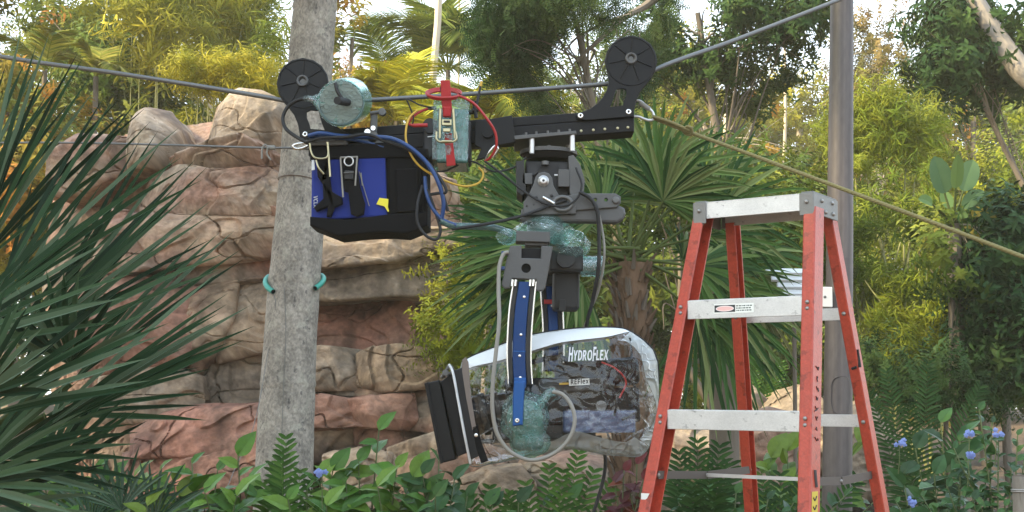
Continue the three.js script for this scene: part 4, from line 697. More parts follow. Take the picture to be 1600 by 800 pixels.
// ---------- orange fibreglass stepladder ----------
{
  const th = 0.6232, r = V(Math.cos(th), 0, Math.sin(th)), n = V(-Math.sin(th), 0, Math.cos(th)), O = V(0.6286, EYE + 0.2896, -3.4769), STEP = 0.305;
  const w1 = 0.1878, dw = 0.0219, lf = 0.0771, rb = 0.3085, rs = 0.0839, dc = 0.167, wb = 0.1681, dwb = 0.0201, wc = 0.1803;
  const L = (s, h, e) => O.clone().addScaledVector(r, s).addScaledVector(n, e).add(V(0, h, 0));
  const W = h => w1 - dw * h / STEP, EF = h => -lf * h / STEP, WB = h => wb - dwb * h / STEP, EB = h => -rb + rs * h / STEP;
  const t = thing('stepladder', 'orange fibreglass stepladder with aluminium steps in front of the steel pole', 'ladder', V(L(0, 0, -0.2).x, 0, L(0, 0, -0.2).z));
  const fibreMap = noiseTex(512, (u, v) => { const a = tnoise(u, v, 5, 51, 5), b = tnoise(u, v, 64, 52, 2), c = tnoise(u, v, 12, 53, 5); const e = tnoise(u, v, 20, 54, 5); let k = 0.90 + 0.16 * (a - 0.5) + 0.16 * (b - 0.5) - (c > 0.66 ? Math.min(0.22, (c - 0.66) * 2) : 0); const w = e > 0.72 ? Math.min(0.2, (e - 0.72) * 3) : 0; return [k, k * (1 - w) + w * 0.99, k * (1 - w) + w]; }, true);
  const fibre = std(rgb(0.50, 0.066, 0.035), 0.34, 0, { map: rep(fibreMap, 3), bumpMap: rep(fineTex, 12), bumpScale: 0.0006 });
  const aluMap = noiseTex(512, (u, v) => { const a = tnoise(u, v, 4, 61, 5), b = tnoise(u * 1, v, 90, 62, 2), c = tnoise(u, v, 16, 63, 4); let k = 0.84 + 0.10 * (a - 0.5) + 0.07 * (b - 0.5); if (c > 0.72) k -= (c - 0.72) * 1.6; return [k, k, k * 0.99]; }, true);
  const alu = std(rgb(0.88, 0.88, 0.87), 0.42, 0.55, { map: rep(aluMap, 5), bumpMap: rep(scratchTex, 8), bumpScale: 0.0006 });
  const steel = std(rgb(0.20, 0.20, 0.19), 0.5, 0.6, { bumpMap: rep(fineTex, 10), bumpScale: 0.0008 });
  const rivetMat = std(rgb(0.30, 0.29, 0.27), 0.45, 0.7);
  // prism along a line, section given as [along r, along n]
  function prism(sec, A, B) {
    const pos = [], uv = [], K = sec.length, at = (p, q) => p.clone().addScaledVector(r, q[0]).addScaledVector(n, q[1]), len = A.distanceTo(B); let acc = 0;
    const quad = (a, b, c, d, u0, u1, l) => { for (const [p, u, v] of [[a, u0, 0], [b, u1, 0], [c, u1, l], [a, u0, 0], [c, u1, l], [d, u0, l]]) { pos.push(p.x, p.y, p.z); uv.push(u, v); } };
    for (let i = 0; i < K; i++) { const a = sec[i], b = sec[(i + 1) % K], l = Math.hypot(b[0] - a[0], b[1] - a[1]); quad(at(A, a), at(A, b), at(B, b), at(B, a), acc, acc + l, len); acc += l; }
    const tri = THREE.ShapeUtils.triangulateShape(sec.map(q => new THREE.Vector2(q[0], q[1])), []);
    for (const [P0, rev] of [[A, 0], [B, 1]]) for (const f of tri) for (const i of rev ? f : [f[0], f[2], f[1]]) { const p = at(P0, sec[i]); pos.push(p.x, p.y, p.z); uv.push(sec[i][0], sec[i][1]); }
    const g = new THREE.BufferGeometry(); g.setAttribute('position', new THREE.Float32BufferAttribute(pos, 3)); g.setAttribute('uv', new THREE.Float32BufferAttribute(uv, 2)); g.computeVertexNormals(); return toCreasedNormals(g, 0.7);
  }
  const chan = (s, a, b, k) => { // C section open inwards, web on the side s
    const c = 0.003; return [[s * a, -c], [s * (a - c), 0], [-s * (a - c), 0], [-s * a, -c], [-s * a, -k], [s * (a - k), -k], [s * (a - k), -b + k], [-s * a, -b + k], [-s * a, -b], [s * (a - c), -b], [s * a, -b + c]];
  };
  const H0 = 0.275, HB = -O.y + 0.03;
  for (const s of [-1, 1]) {
    const f = part(t, 'front_rail', prism(chan(s, 0.0175, 0.064, 0.0045), L(s * W(HB), HB, EF(HB)), L(s * W(H0), H0, EF(H0))), fibre);
    const b = part(t, 'rear_rail', prism(chan(s, 0.0155, 0.042, 0.0045), L(s * WB(HB), HB, EB(HB)), L(s * WB(H0), H0, EB(H0))), fibre);
    for (const [rail, wf, ef, dep] of [[f, W, EF, 0.058], [b, WB, EB, 0.042]]) part(rail, 'rubber_foot', prism([[-0.022, 0.006], [0.022, 0.006], [0.022, -dep - 0.006], [-0.022, -dep - 0.006]], L(s * wf(HB), -O.y, ef(HB)), L(s * wf(HB), -O.y + 0.06, ef(HB))), M.rubber);
    for (let k = 0; k < 7; k++) {
      const h = -k * STEP;
      for (const dh of [0.0085, -0.0085]) { const c = L(s * W(h), h + dh, EF(h) + 0.001), g = new THREE.SphereGeometry(0.0056, 12, 8); g.scale(1, 1, 1); g.translate(c.x, c.y, c.z); part(f, 'rivet', g, rivetMat); }
      if (k < 6) { const c = L(s * WB(h), h, EB(h) + 0.001), g = new THREE.SphereGeometry(0.0062, 12, 8); g.translate(c.x, c.y, c.z); part(b, 'rivet', g, rivetMat); }
    }
    if (s < 0) { const h = -0.515; part(f, 'white_sticker', quadOn(L(s * W(h) - 0.015, h - 0.012, EF(h) + 0.0012), L(s * W(h) + 0.004, h - 0.002, EF(h) + 0.0012), L(s * W(h) + 0.012, h + 0.012, EF(h) + 0.0012), L(s * W(h) - 0.014, h + 0.012, EF(h) + 0.0012)), std(rgb(0.7, 0.7, 0.66), 0.6)); }
    else { // worn black hand lettering and a yellow label on the outer face, a rub mark below
      const ink = std(rgb(0.03, 0.02, 0.02), 0.7); srand(77);
      const on = (h, e) => L(s * W(h) + 0.0175 + 0.0006, h, EF(h) - 0.029 + e);
      for (let k = 0; k < 8; k++) {
        const h0 = -0.165 - k * 0.026; const pts = []; let e = rr(-0.010, -0.002), hh = h0; for (let i = 0; i < 4; i++) { pts.push(on(hh, e)); e += rr(-0.004, 0.009); hh += rr(-0.007, 0.006); }
        part(f, 'ink_mark', tubeV(pts, 0.0016, 12, 5), ink); part(f, 'ink_mark', tubeV([on(h0 - 0.006, rr(-0.01, 0)), on(h0 + 0.004, rr(0.0, 0.01))], 0.0015, 6, 5), ink);
      }
      part(f, 'rub_mark', tubeV([on(-0.425, 0.006), on(-0.45, 0.0), on(-0.468, -0.006)], 0.005, 12, 6).scale(1, 1, 1), std(rgb(0.05, 0.045, 0.045), 0.8));
      const yl = part(f, 'yellow_label', quadOn(on(-0.60, -0.018), on(-0.60, 0.02), on(-0.478, 0.02), on(-0.478, -0.018)), std(rgb(0.55, 0.42, 0.04), 0.6));
      for (let k = 0; k < 4; k++) part(yl, 'print_mark', tubeV([on(-0.49 - k * 0.022, -0.008), on(-0.50 - k * 0.022, 0.002), on(-0.492 - k * 0.022, 0.012)], 0.0022, 10, 5), ink);
      const dark = on(0, 0); part(b, 'bumper_clip', [rod(L(WB(-0.155) - 0.004, -0.155, EB(-0.155) + 0.004), L(WB(-0.155) + 0.01, -0.15, EB(-0.155) + 0.004), 0.004, 0.004, 8), rod(L(WB(-0.13) + 0.0165, -0.15, EB(-0.13) - 0.012), L(WB(-0.1) + 0.0165, -0.10, EB(-0.1) - 0.012), 0.006, 0.004, 8)], M.rubber);
      void dark;
    }
  }
  function quadOn(a, b, c, d) { const g = new THREE.BufferGeometry(); g.setAttribute('position', new THREE.Float32BufferAttribute([a, b, c, a, c, d].flatMap(p => [p.x, p.y, p.z]), 3)); g.setAttribute('uv', new THREE.Float32BufferAttribute([0, 0, 1, 0, 1, 1, 0, 0, 1, 1, 0, 1], 2)); g.computeVertexNormals(); return g; }
  // bar across between the rails: local box, wide along r
  function cross(w, h, d, c, rad = 0.002) { const g = new RoundedBoxGeometry(w, h, d, 2, rad), q = g.attributes.position, uv = g.attributes.uv; for (let i = 0; i < q.count; i++) uv.setXY(i, q.getX(i) * 0.7, q.getY(i) + q.getZ(i)); g.applyMatrix4(new THREE.Matrix4().makeBasis(r, V(0, 1, 0), n)); g.translate(c.x, c.y, c.z); return g; }
  for (let k = 0; k < 7; k++) {
    const h = -k * STEP, w = 2 * (W(h) - 0.0175);
    const st = part(t, 'step', [cross(w, 0.052, 0.003, L(0, h, EF(h) - 0.008)), cross(w, 0.003, 0.075, L(0, h + 0.0245, EF(h) - 0.0455)), cross(w, 0.03, 0.003, L(0, h + 0.011, EF(h) - 0.083))], alu);
    for (let q = 0; q < 6; q++) part(st, 'tread_rib', cross(w, 0.002, 0.004, L(0, h + 0.0268, EF(h) - 0.015 - q * 0.012), 0.0008), alu);
    if (k < 6) part(t, 'rear_brace', [cross(2 * (WB(h) + 0.004), 0.034, 0.002, L(0, h + 0.002, EB(h) - 0.044)), cross(2 * (WB(h) + 0.004), 0.002, 0.02, L(0, h + 0.02, EB(h) - 0.054))], alu);
    if (k === 0) { // printed label on the first step
      const cv = document.createElement('canvas'); cv.width = 512; cv.height = 112; const x = cv.getContext('2d');
      x.fillStyle = '#e6e9e2'; x.fillRect(0, 0, 512, 112); x.fillStyle = '#2c2f31'; x.fillRect(8, 14, 268, 84);
      x.fillStyle = '#f2e6e2'; x.beginPath(); x.ellipse(142, 56, 116, 34, 0, 0, 7); x.fill(); x.fillStyle = '#e8b9b2'; x.beginPath(); x.ellipse(142, 56, 106, 26, 0, 0, 7); x.fill();
      x.fillStyle = '#3c4a44'; srand(5); for (let l = 0; l < 3; l++) { let px = 288; while (px < 470) { const ww = 8 + rnd() * 26; x.fillRect(px, 22 + l * 27, ww, 13); px += ww + 8; } }
      const tx = new THREE.CanvasTexture(cv); tx.colorSpace = THREE.SRGBColorSpace;
      const a = -0.088, b = 0.032, y0 = h - 0.013, y1 = h + 0.013, e = EF(h) - 0.0058; part(st, 'warning_label', quadOn(L(a, y0, e), L(b, y0, e), L(b, y1, e), L(a, y1, e)), std(0xffffff, 0.55, 0, { map: tx }));
    }
  }
  // cap
  const hc = 0.288, ec = EF(0.31) + 0.008, cw = 2 * wc;
  const cap = part(t, 'top_cap', [cross(cw - 0.03, 0.046, 0.003, L(0, hc, ec)), cross(cw - 0.02, 0.003, dc + 0.004, L(0, hc + 0.0235, ec - dc / 2)), cross(cw - 0.03, 0.044, 0.003, L(0, hc, ec - dc))], alu);
  for (const s of [-1, 1]) {
    const br = part(cap, 'end_bracket', [cross(0.040, 0.062, 0.004, L(s * (wc - 0.019), hc - 0.006, ec + 0.004)), cross(0.004, 0.058, dc + 0.006, L(s * (wc + 0.001), hc - 0.004, ec - dc / 2 + 0.002)), cross(0.036, 0.004, dc, L(s * (wc - 0.018), hc + 0.0275, ec - dc / 2)), cross(0.036, 0.05, 0.004, L(s * (wc - 0.019), hc - 0.004, ec - dc - 0.003))], steel);
    const dots = [L(s * (wc - 0.018), hc, ec + 0.007)]; if (s > 0) for (const [dh, de] of [[0.008, -0.05], [-0.02, -0.075], [0.012, -0.125], [-0.018, -0.13]]) dots.push(L(s * (wc + 0.0035), hc + dh, ec + de));
    for (const c of dots) { const g = new THREE.SphereGeometry(0.006, 12, 8); g.translate(c.x, c.y, c.z); part(br, 'rivet', g, rivetMat); }
  }
  // folding spreaders
  const flat = (a, b, w, tk) => { const d = b.clone().sub(a), l = d.length(), g = new THREE.BoxGeometry(tk, w, l); const x = V(0, 1, 0).cross(d).normalize(), z = d.clone().normalize(), y = z.clone().cross(x); g.applyMatrix4(new THREE.Matrix4().makeBasis(x, y, z)); g.translate((a.x + b.x) / 2, (a.y + b.y) / 2, (a.z + b.z) / 2); return g; };
  const hs = -0.455, mid = [];
  const sprMat = std(rgb(0.10, 0.085, 0.075), 0.6, 0.4);
  for (const s of [-1, 1]) {
    const A = L(s * (W(hs) - 0.008), hs, EF(hs) - 0.03), B = L(s * (WB(hs) - 0.008), hs, EB(hs) - 0.01), m = A.clone().lerp(B, 0.5).add(V(0, -0.008, 0)); mid.push(m);
    const sp = part(t, 'spreader', [flat(A, m, 0.022, 0.003), flat(m.clone().addScaledVector(r, 0.0035), B.clone().addScaledVector(r, 0.0035), 0.022, 0.003)], sprMat);
    for (const c of [A, m, B]) { const g = new THREE.SphereGeometry(0.006, 10, 8); g.translate(c.x, c.y, c.z); part(sp, 'hinge_rivet', g, rivetMat); }
  }
  part(t, 'spreader_link', flat(mid[0], mid[1], 0.010, 0.003), alu);
}
// ---------- plant building blocks ----------
const leafMat = (rough = 0.6, tr = 0.35, extra = {}) => phys(0xffffff, rough, 0, { transmission: tr, thickness: 0, ior: 1.3, specularIntensity: 0.35, side: THREE.DoubleSide, ...extra });
const LM = { tree: leafMat(0.75, 0.35), gloss: leafMat(0.45, 0.25), palm: leafMat(0.42, 0.18, { vertexColors: true }), soft: leafMat(0.6, 0.35, { vertexColors: true }) };
const woodMat = std(rgb(0.16, 0.13, 0.10), 0.95, 0, { bumpMap: coarseTex, bumpScale: 0.02 }), palewood = std(rgb(0.34, 0.29, 0.23), 0.95, 0, { bumpMap: coarseTex, bumpScale: 0.02 }), canMat = std(rgb(0.20, 0.20, 0.07), 0.6);
class GB { // geometry collector
  constructor() { this.p = []; this.c = []; this.u = []; }
  tri(a, b, c, col) { for (const q of [a, b, c]) { this.p.push(q.x, q.y, q.z); this.u.push(q.x, q.y); if (col) this.c.push(col[0], col[1], col[2]); } }
  quad(a, b, c, d, col) { this.tri(a, b, c, col); this.tri(a, c, d, col); }
  geo(smooth = true) { let g = new THREE.BufferGeometry(); g.setAttribute('position', new THREE.Float32BufferAttribute(this.p, 3)); g.setAttribute('uv', new THREE.Float32BufferAttribute(this.u, 2)); if (this.c.length) g.setAttribute('color', new THREE.Float32BufferAttribute(this.c, 3)); g.computeVertexNormals(); return g; }
}
const frame = (d, up = V(0, 1, 0)) => { const z = d.clone().normalize(); let x = up.clone().cross(z); if (x.lengthSq() < 1e-6) x = V(1, 0, 0).cross(z); x.normalize(); return [x, z.clone().cross(x), z]; };
// simple leaf blade: base o, direction d, face normal nrm; st = stations [t, width]; folded along the rib, drooping
function blade(gb, o, d, nrm, len, w, droop, fold, col, st = [[0, 0.12], [0.3, 0.9], [0.6, 1], [0.85, 0.5], [1, 0]]) {
  const side = d.clone().cross(nrm).normalize(); let pl, pm, pr;
  for (let i = 0; i < st.length; i++) {
    const [t, k] = st[i], m = o.clone().addScaledVector(d, len * t).add(V(0, -droop * len * t * t, 0)), hw = w / 2 * k;
    const l = m.clone().addScaledVector(side, -hw).addScaledVector(nrm, fold * hw), r = m.clone().addScaledVector(side, hw).addScaledVector(nrm, fold * hw);
    if (i) { if (k > 0) { gb.quad(pl, pm, m, l, col); gb.quad(pm, pr, r, m, col); } else { gb.tri(pl, pm, m, col); gb.tri(pm, pr, m, col); } }
    pl = l; pm = m; pr = r;
  }
}
const SMALL = [[0, 0.15], [0.45, 1], [1, 0]], MID = [[0, 0.1], [0.25, 0.85], [0.55, 1], [0.8, 0.55], [1, 0]];
function cluster(kind, sd) { // a leafy twig about 0.3 m long growing along +y
  srand(sd); const gb = new GB();
  if (kind === 'broad') for (let i = 0; i < 13; i++) { const t = i / 13, a = i * 2.4 + rr(-0.4, 0.4), d = V(Math.cos(a), rr(-0.3, 0.6), Math.sin(a)).normalize(); blade(gb, V(0, 0.24 * t, 0), d, V(-d.x * 0.4, 1, -d.z * 0.4).normalize(), rr(0.08, 0.13), rr(0.035, 0.055), rr(0.1, 0.5), 0.3, null, SMALL); }
  if (kind === 'bamboo') for (let i = 0; i < 15; i++) { const t = i / 15, a = i * 2.4 + rr(-0.5, 0.5), d = V(Math.cos(a) * 0.8, rr(-0.5, 0.35), Math.sin(a) * 0.8).normalize(); blade(gb, V(0.05 * t * t, 0.3 * t, 0), d, V(-d.x * 0.3, 1, -d.z * 0.3).normalize(), rr(0.12, 0.2), rr(0.016, 0.024), rr(0.3, 0.9), 0.2, null, SMALL); }
  if (kind === 'feather') for (let i = 0; i < 5; i++) { const a = i * 1.3 + rr(-0.3, 0.3), ax = V(Math.cos(a) * 0.5, 0.8, Math.sin(a) * 0.5).normalize(), [x, y] = frame(ax); for (let k = 1; k < 9; k++) for (const s of [-1, 1]) { const o = ax.clone().multiplyScalar(0.035 * k).add(V(0, -0.6 * (0.035 * k) ** 2, 0)), d = x.clone().multiplyScalar(s).addScaledVector(ax, 0.5).normalize(); blade(gb, o, d, y, 0.05 * (1 - k / 14) + 0.015, 0.013, 0.2, 0.15, null, SMALL); } }
  if (kind === 'fine') for (let i = 0; i < 22; i++) { const t = i / 22, a = i * 2.4, d = V(Math.cos(a), rr(-0.4, 0.7), Math.sin(a)).normalize(); blade(gb, V(0, 0.28 * t, 0), d, V(-d.x * 0.4, 1, -d.z * 0.4).normalize(), rr(0.045, 0.075), rr(0.018, 0.028), 0.2, 0.25, null, SMALL); }
  return gb.geo();
}
const CL = {}; for (const k of ['broad', 'bamboo', 'feather', 'fine']) CL[k] = [cluster(k, 3), cluster(k, 11)];
// crown: leafy twigs through ellipsoids given in photo pixels [cx, cy, rx, ry, D, rz m]
function crown(parent, blobs, kind, pal, dens, size, o = {}) {
  const list = [], b0 = baseOf(parent);
  for (const [cx, cy, rx, ry, D, rz] of blobs) {
    const c = P(cx, cy, D), RX = rx * S(D), RY = ry * S(D), area = 4 * Math.PI * Math.pow((Math.pow(RX * RY, 1.6) + Math.pow(RX * rz, 1.6) + Math.pow(RY * rz, 1.6)) / 3, 1 / 1.6);
    const n = Math.min(o.most || 6000, Math.floor(area * dens * 110 / (size * size)));
    for (let i = 0; i < n; i++) {
      const u = rr(-1, 1), a = rr(0, 6.283), q = Math.sqrt(1 - u * u), dir = V(q * Math.cos(a), u, q * Math.sin(a)), rad = Math.pow(rnd(), 0.45) * (1 + 0.18 * gauss());
      const p = V(c.x + dir.x * RX * rad, c.y + dir.y * RY * rad, c.z + dir.z * rz * rad), f = (o.gf ?? 1.6) / size * 0.35;
      if (fbm(p.x * f + 5, p.y * f, p.z * f, 2) < (o.gap ?? -0.12)) continue;
      const grow = dir.clone().multiplyScalar(0.7).add(V(gauss() * 0.5, (o.lift ?? 0.25) + gauss() * 0.5, gauss() * 0.5)).normalize();
      list.push([p, grow, size * rr(0.7, 1.35)]);
    }
  }
  const m4 = new THREE.Matrix4(), q = new THREE.Quaternion(), tw = new THREE.Quaternion(), col = new THREE.Color();
  const tone = p => { const k = 0.5 + 0.9 * fbm(p.x * 0.9, p.y * 0.9, p.z * 0.9 + 4, 2) + 0.35 * gauss(); return Math.max(0, Math.min(0.999, k)); };
  const half = [[], []]; list.forEach((e, i) => half[i % 2].push(e));
  half.forEach((h, v) => {
    if (!h.length) return;
    const im = new THREE.InstancedMesh(CL[kind][v], o.mat || LM.tree, h.length); im.name = o.name || 'crown'; im.userData.kind = 'stuff'; fin(im);
    h.forEach(([p, g, s], i) => {
      q.setFromUnitVectors(V(0, 1, 0), g); tw.setFromAxisAngle(V(0, 1, 0), rr(0, 6.28)); q.multiply(tw);
      m4.compose(p.clone().sub(b0), q, V(s, s, s)); im.setMatrixAt(i, m4);
      const k = tone(p) * (pal.length - 1), j = Math.floor(k), a = pal[j], b = pal[Math.min(pal.length - 1, j + 1)], w = k - j, br = rr(0.75, 1.25); im.setColorAt(i, col.setRGB((a[0] + (b[0] - a[0]) * w) * br, (a[1] + (b[1] - a[1]) * w) * br, (a[2] + (b[2] - a[2]) * w) * br));
    });
    im.instanceMatrix.needsUpdate = true; parent.add(im);
  });
}
function limb(pts, r0, r1, seg = 7) { // tapered tube
  const c = new THREE.CatmullRomCurve3(pts, false, 'centripetal'), N = pts.length * 5, g = new THREE.TubeGeometry(c, N, 1, seg), p = g.attributes.position, uv = g.attributes.uv;
  for (let i = 0; i <= N; i++) { const o = c.getPointAt(i / N), r = r0 + (r1 - r0) * i / N; for (let k = 0; k <= seg; k++) { const j = i * (seg + 1) + k; p.setXYZ(j, o.x + (p.getX(j) - o.x) * r, o.y + (p.getY(j) - o.y) * r, o.z + (p.getZ(j) - o.z) * r); uv.setXY(j, k / seg, o.y); } }
  g.computeVertexNormals(); return g;
}
function tree(name, label, category, rootPx, D, trunkR, blobs, kind, pal, dens, size, o = {}) {
  const r0 = P(rootPx, 600, D), base = V(r0.x, ground(r0.x, r0.z) - 0.03, r0.z), t = thing(name, label, category, base, o.group);
  const main = blobs[0], c0 = P(main[0], main[1], main[4]), mid = base.clone().lerp(c0, 0.5).add(V(gauss() * 0.3, 0, gauss() * 0.3));
  const gs = [limb([base, base.clone().lerp(mid, 0.5).add(V(gauss() * 0.1, 0, 0)), mid, c0.clone().lerp(mid, 0.4), c0], trunkR, trunkR * 0.35, 9)];
  for (const b of blobs) { const c = P(b[0], b[1], b[4]); for (let k = 0; k < (o.twigs ?? 3); k++) { const e = c.clone().add(V(gauss() * b[2] * S(D) * 0.7, Math.abs(gauss()) * b[3] * S(D) * 0.7, gauss() * b[5] * 0.6)), s = mid.clone().lerp(c0, rr(0.1, 0.9)); gs.push(limb([s, s.clone().lerp(e, 0.5).add(V(gauss() * 0.15, 0.15, gauss() * 0.15)), e], trunkR * rr(0.1, 0.22), trunkR * 0.04, 6)); } }
  part(t, 'trunk', gs, o.wood || woodMat);
  crown(t, blobs, kind, pal, dens, size, o); return t;
}
function bamboo(label, rootPx, D, blobs, pal, dens, size, culms, o = {}) {
  const r0 = P(rootPx, 600, D), base = V(r0.x, ground(r0.x, r0.z) - 0.03, r0.z), t = thing('bamboo_clump', label, 'bamboo', base, o.group);
  for (let k = 0; k < culms; k++) { const b = pick(blobs), c = P(b[0] + gauss() * b[2] * 0.8, b[1] - Math.abs(gauss()) * b[3] * 0.9, b[4]), s = base.clone().add(V(gauss() * 0.35, 0, gauss() * 0.3)), m = s.clone().lerp(c, 0.55).add(V(0, 0.35, 0)); c.z += gauss() * b[5] * 0.5; part(t, 'culm', limb([s, s.clone().lerp(m, 0.5), m, c], rr(0.014, 0.022), 0.004, 6), canMat); }
  crown(t, blobs, 'bamboo', pal, dens, size, { lift: -0.15, ...o }); return t;
}
// feather-leaved frond in world coordinates
function pinnate(o, d, len, arch, nPair, lw, ll, cols, up = V(0, 1, 0), rib = 0.006, vee = 0.25) {
  const gb = new GB(), side = d.clone().cross(up).normalize(), pts = []; const at = t => o.clone().addScaledVector(d, len * t * (1 - 0.12 * t * arch)).add(V(0, -arch * len * 0.5 * t * t, 0));
  for (let i = 0; i <= 8; i++) pts.push(at(i / 8));
  for (let i = 0; i < nPair; i++) {
    const t = 0.14 + 0.85 * (i + 0.5) / nPair, p = at(t), tg = at(Math.min(1, t + 0.02)).sub(at(t - 0.02)).normalize(), nn = side.clone().cross(tg).normalize(), L = ll * (0.35 + 0.65 * Math.sin(Math.PI * Math.min(1, 0.18 + 0.8 * t))) * rr(0.9, 1.1);
    for (const s of [-1, 1]) { const dd = side.clone().multiplyScalar(s).addScaledVector(tg, 0.55 + 0.5 * t).addScaledVector(nn, vee + rr(-0.08, 0.08)).normalize(), col = pick(cols), b = rr(0.8, 1.2); blade(gb, p, dd, nn, L, lw, rr(0.15, 0.35), 0.2, col.map(v => v * b), [[0, 0.5], [0.35, 1], [0.75, 0.7], [1, 0]]); }
  }
  const rg = limb(pts, rib, rib * 0.25, 5).toNonIndexed(), cc = new Float32Array(rg.attributes.position.count * 3); for (let i = 0; i < cc.length; i += 3) { cc[i] = cols[0][0] * 1.5; cc[i + 1] = cols[0][1] * 1.3; cc[i + 2] = cols[0][2] * 1.2; } rg.setAttribute('color', new THREE.BufferAttribute(cc, 3));
  return merge([gb.geo(), rg]);
}
// fan-leaved frond: stalk from o, then stiff folded segments spread about the hub
function fan(o, d, nrm, stalk, L, n, spread, cols, droop = 0.12, w = 0.03, stiff = 1) {
  const gb = new GB(), hub = o.clone().addScaledVector(d, stalk).add(V(0, -0.04 * stalk, 0)), side = d.clone().cross(nrm).normalize(), N = side.clone().cross(d).normalize();
  for (let i = 0; i < n; i++) {
    const a = (i / (n - 1) - 0.5) * spread + rr(-0.025, 0.025), dir = d.clone().multiplyScalar(Math.cos(a)).addScaledVector(side, Math.sin(a)).addScaledVector(N, -0.10 * a * a + 0.05 + rr(-0.04, 0.04)).normalize();
    const len = L * (0.78 + 0.22 * Math.cos(a * 0.8)) * rr(0.9, 1.06), col = pick(cols), b = rr(0.8, 1.2), nn = N.clone().addScaledVector(dir, -N.dot(dir)).normalize();
    blade(gb, hub, dir, nn, len, w * rr(0.85, 1.1), droop * rr(0.4, 1.5), 0.75, col.map(v => v * b), [[0, 0.12], [0.3, 0.75], [0.5, 1], [0.8, 0.7], [1, 0.02]]);
  }
  const st = limb([o, o.clone().lerp(hub, 0.5).add(V(0, 0.02 * stalk, 0)), hub], 0.011, 0.006, 6).toNonIndexed(), cc = new Float32Array(st.attributes.position.count * 3); for (let i = 0; i < cc.length; i += 3) { cc[i] = 0.10; cc[i + 1] = 0.13; cc[i + 2] = 0.04; } st.setAttribute('color', new THREE.BufferAttribute(cc, 3));
  return merge([gb.geo(), st]);
}
// ---------- background trees ----------
const G = { yellow: [[0.16, 0.18, 0.02], [0.28, 0.27, 0.025], [0.42, 0.36, 0.03]], gold: [[0.30, 0.27, 0.02], [0.46, 0.38, 0.03], [0.60, 0.48, 0.05]], mid: [[0.05, 0.09, 0.015], [0.10, 0.15, 0.02], [0.19, 0.21, 0.03]], dark: [[0.018, 0.05, 0.016], [0.04, 0.085, 0.025], [0.075, 0.12, 0.03]], autumn: [[0.08, 0.11, 0.02], [0.18, 0.17, 0.02], [0.28, 0.20, 0.03], [0.46, 0.20, 0.04]], lime: [[0.11, 0.15, 0.015], [0.20, 0.24, 0.02], [0.32, 0.32, 0.03]] };
srand(101);
{ // far wood closing the view
  const gp = 'trees far behind the garden', X = [
    [-60, 60, 'mid', 'far green tree at the left frame edge'], [130, 40, 'yellow', 'far yellow green tree behind the left bamboo'], [330, 60, 'yellow', 'far pale tree behind the rock boulder'], [520, 120, 'autumn', 'far tree with reddish leaves right of the palm trunk'], [700, 170, 'yellow', 'far pale tree behind the golden palms'], [900, 60, 'mid', 'far green tree behind the right sheave'], [1080, 80, 'yellow', 'far yellowish tree right of the right sheave'], [1250, 130, 'yellow', 'far yellow green tree left of the steel pole'], [1400, 150, 'autumn', 'far tree with warm brown crown right of the steel pole'], [1560, 90, 'mid', 'far green tree at the right frame edge'], [1700, 60, 'mid', 'far green tree beyond the right frame edge'], [1890, 40, 'yellow', 'far yellow tree well beyond the right frame edge'], [2080, 60, 'mid', 'farthest green tree beyond the right frame edge'], [-230, 50, 'yellow', 'far yellow tree beyond the left frame edge'], [-420, 40, 'mid', 'far green tree well beyond the left frame edge'], [-620, 60, 'yellow', 'far pale tree beyond the left frame edge'], [-820, 40, 'mid', 'farthest green tree beyond the left frame edge']];
  X.forEach(([x, y, pal, label], i) => {
    const D = 27 + (i * 37 % 5), hi = y + (i % 3) * 12;
    tree('far_tree', label, 'tree', x, D, 0.22, [[x, hi + 60, 110, 95, D, 1.6], [x - 70, hi + 160, 100, 90, D, 1.6], [x + 75, hi + 170, 100, 95, D + 1, 1.6], [x, hi + 290, 130, 120, D, 1.6], [x + 20, hi + 430, 140, 130, D, 1.6]], 'broad', G[pal], 0.36, 1.25, { group: gp, gap: -0.2, wood: palewood, most: 2500 });
  });
}
tree('broadleaf_tree', 'broad leaved tree with orange tinted leaves at the left frame edge', 'tree', 30, 14, 0.12, [[40, 150, 100, 110, 14, 0.9], [-20, 60, 110, 90, 14, 0.9], [90, 260, 90, 90, 13.5, 0.8], [30, 330, 110, 110, 13, 0.8]], 'broad', G.autumn, 0.5, 0.95, {});
tree('broadleaf_tree', 'dark leafy tree behind the left pair of small palm fronds', 'tree', 200, 17, 0.12, [[180, 130, 100, 80, 17, 0.9], [250, 220, 90, 90, 17, 0.9], [120, 40, 90, 70, 18, 0.9]], 'broad', G.mid, 0.5, 1.0, { gap: -0.1 });
tree('broadleaf_tree', 'green broad leaved tree just outside the left frame edge', 'tree', -180, 15, 0.1, [[-180, 120, 110, 100, 15, 0.9], [-260, 240, 120, 110, 15, 0.9], [-140, 330, 110, 110, 14.5, 0.9], [-260, 450, 130, 120, 14.5, 0.9]], 'broad', G.mid, 0.42, 1.0, {});
{ const hd = ['left rocks', 'rock face edge', 'gimbal', 'fan palm trunk', 'ladder', 'steel pole', 'bamboo', 'paddle leaved plant', 'right edge shrub']; hd.forEach((w, i) => { const x = 560 + i * 135; tree('hedge_bush', `mid green bush far behind the ${w}`, 'shrub', x, 17, 0.05, [[x, 330, 90, 90, 17, 0.7], [x + 40, 450, 100, 90, 16.5, 0.7], [x - 20, 560, 100, 90, 16, 0.7]], 'broad', G.mid, 0.42, 1.0, { group: 'bushes closing the view low down', gap: -0.3 }); }); }
bamboo('tall yellow green bamboo clump above the left rocks', 240, 16, [[250, 40, 90, 90, 16, 0.7], [180, 0, 80, 70, 16.5, 0.7], [330, 10, 80, 70, 17, 0.7]], G.yellow, 0.42, 1.1, 10);
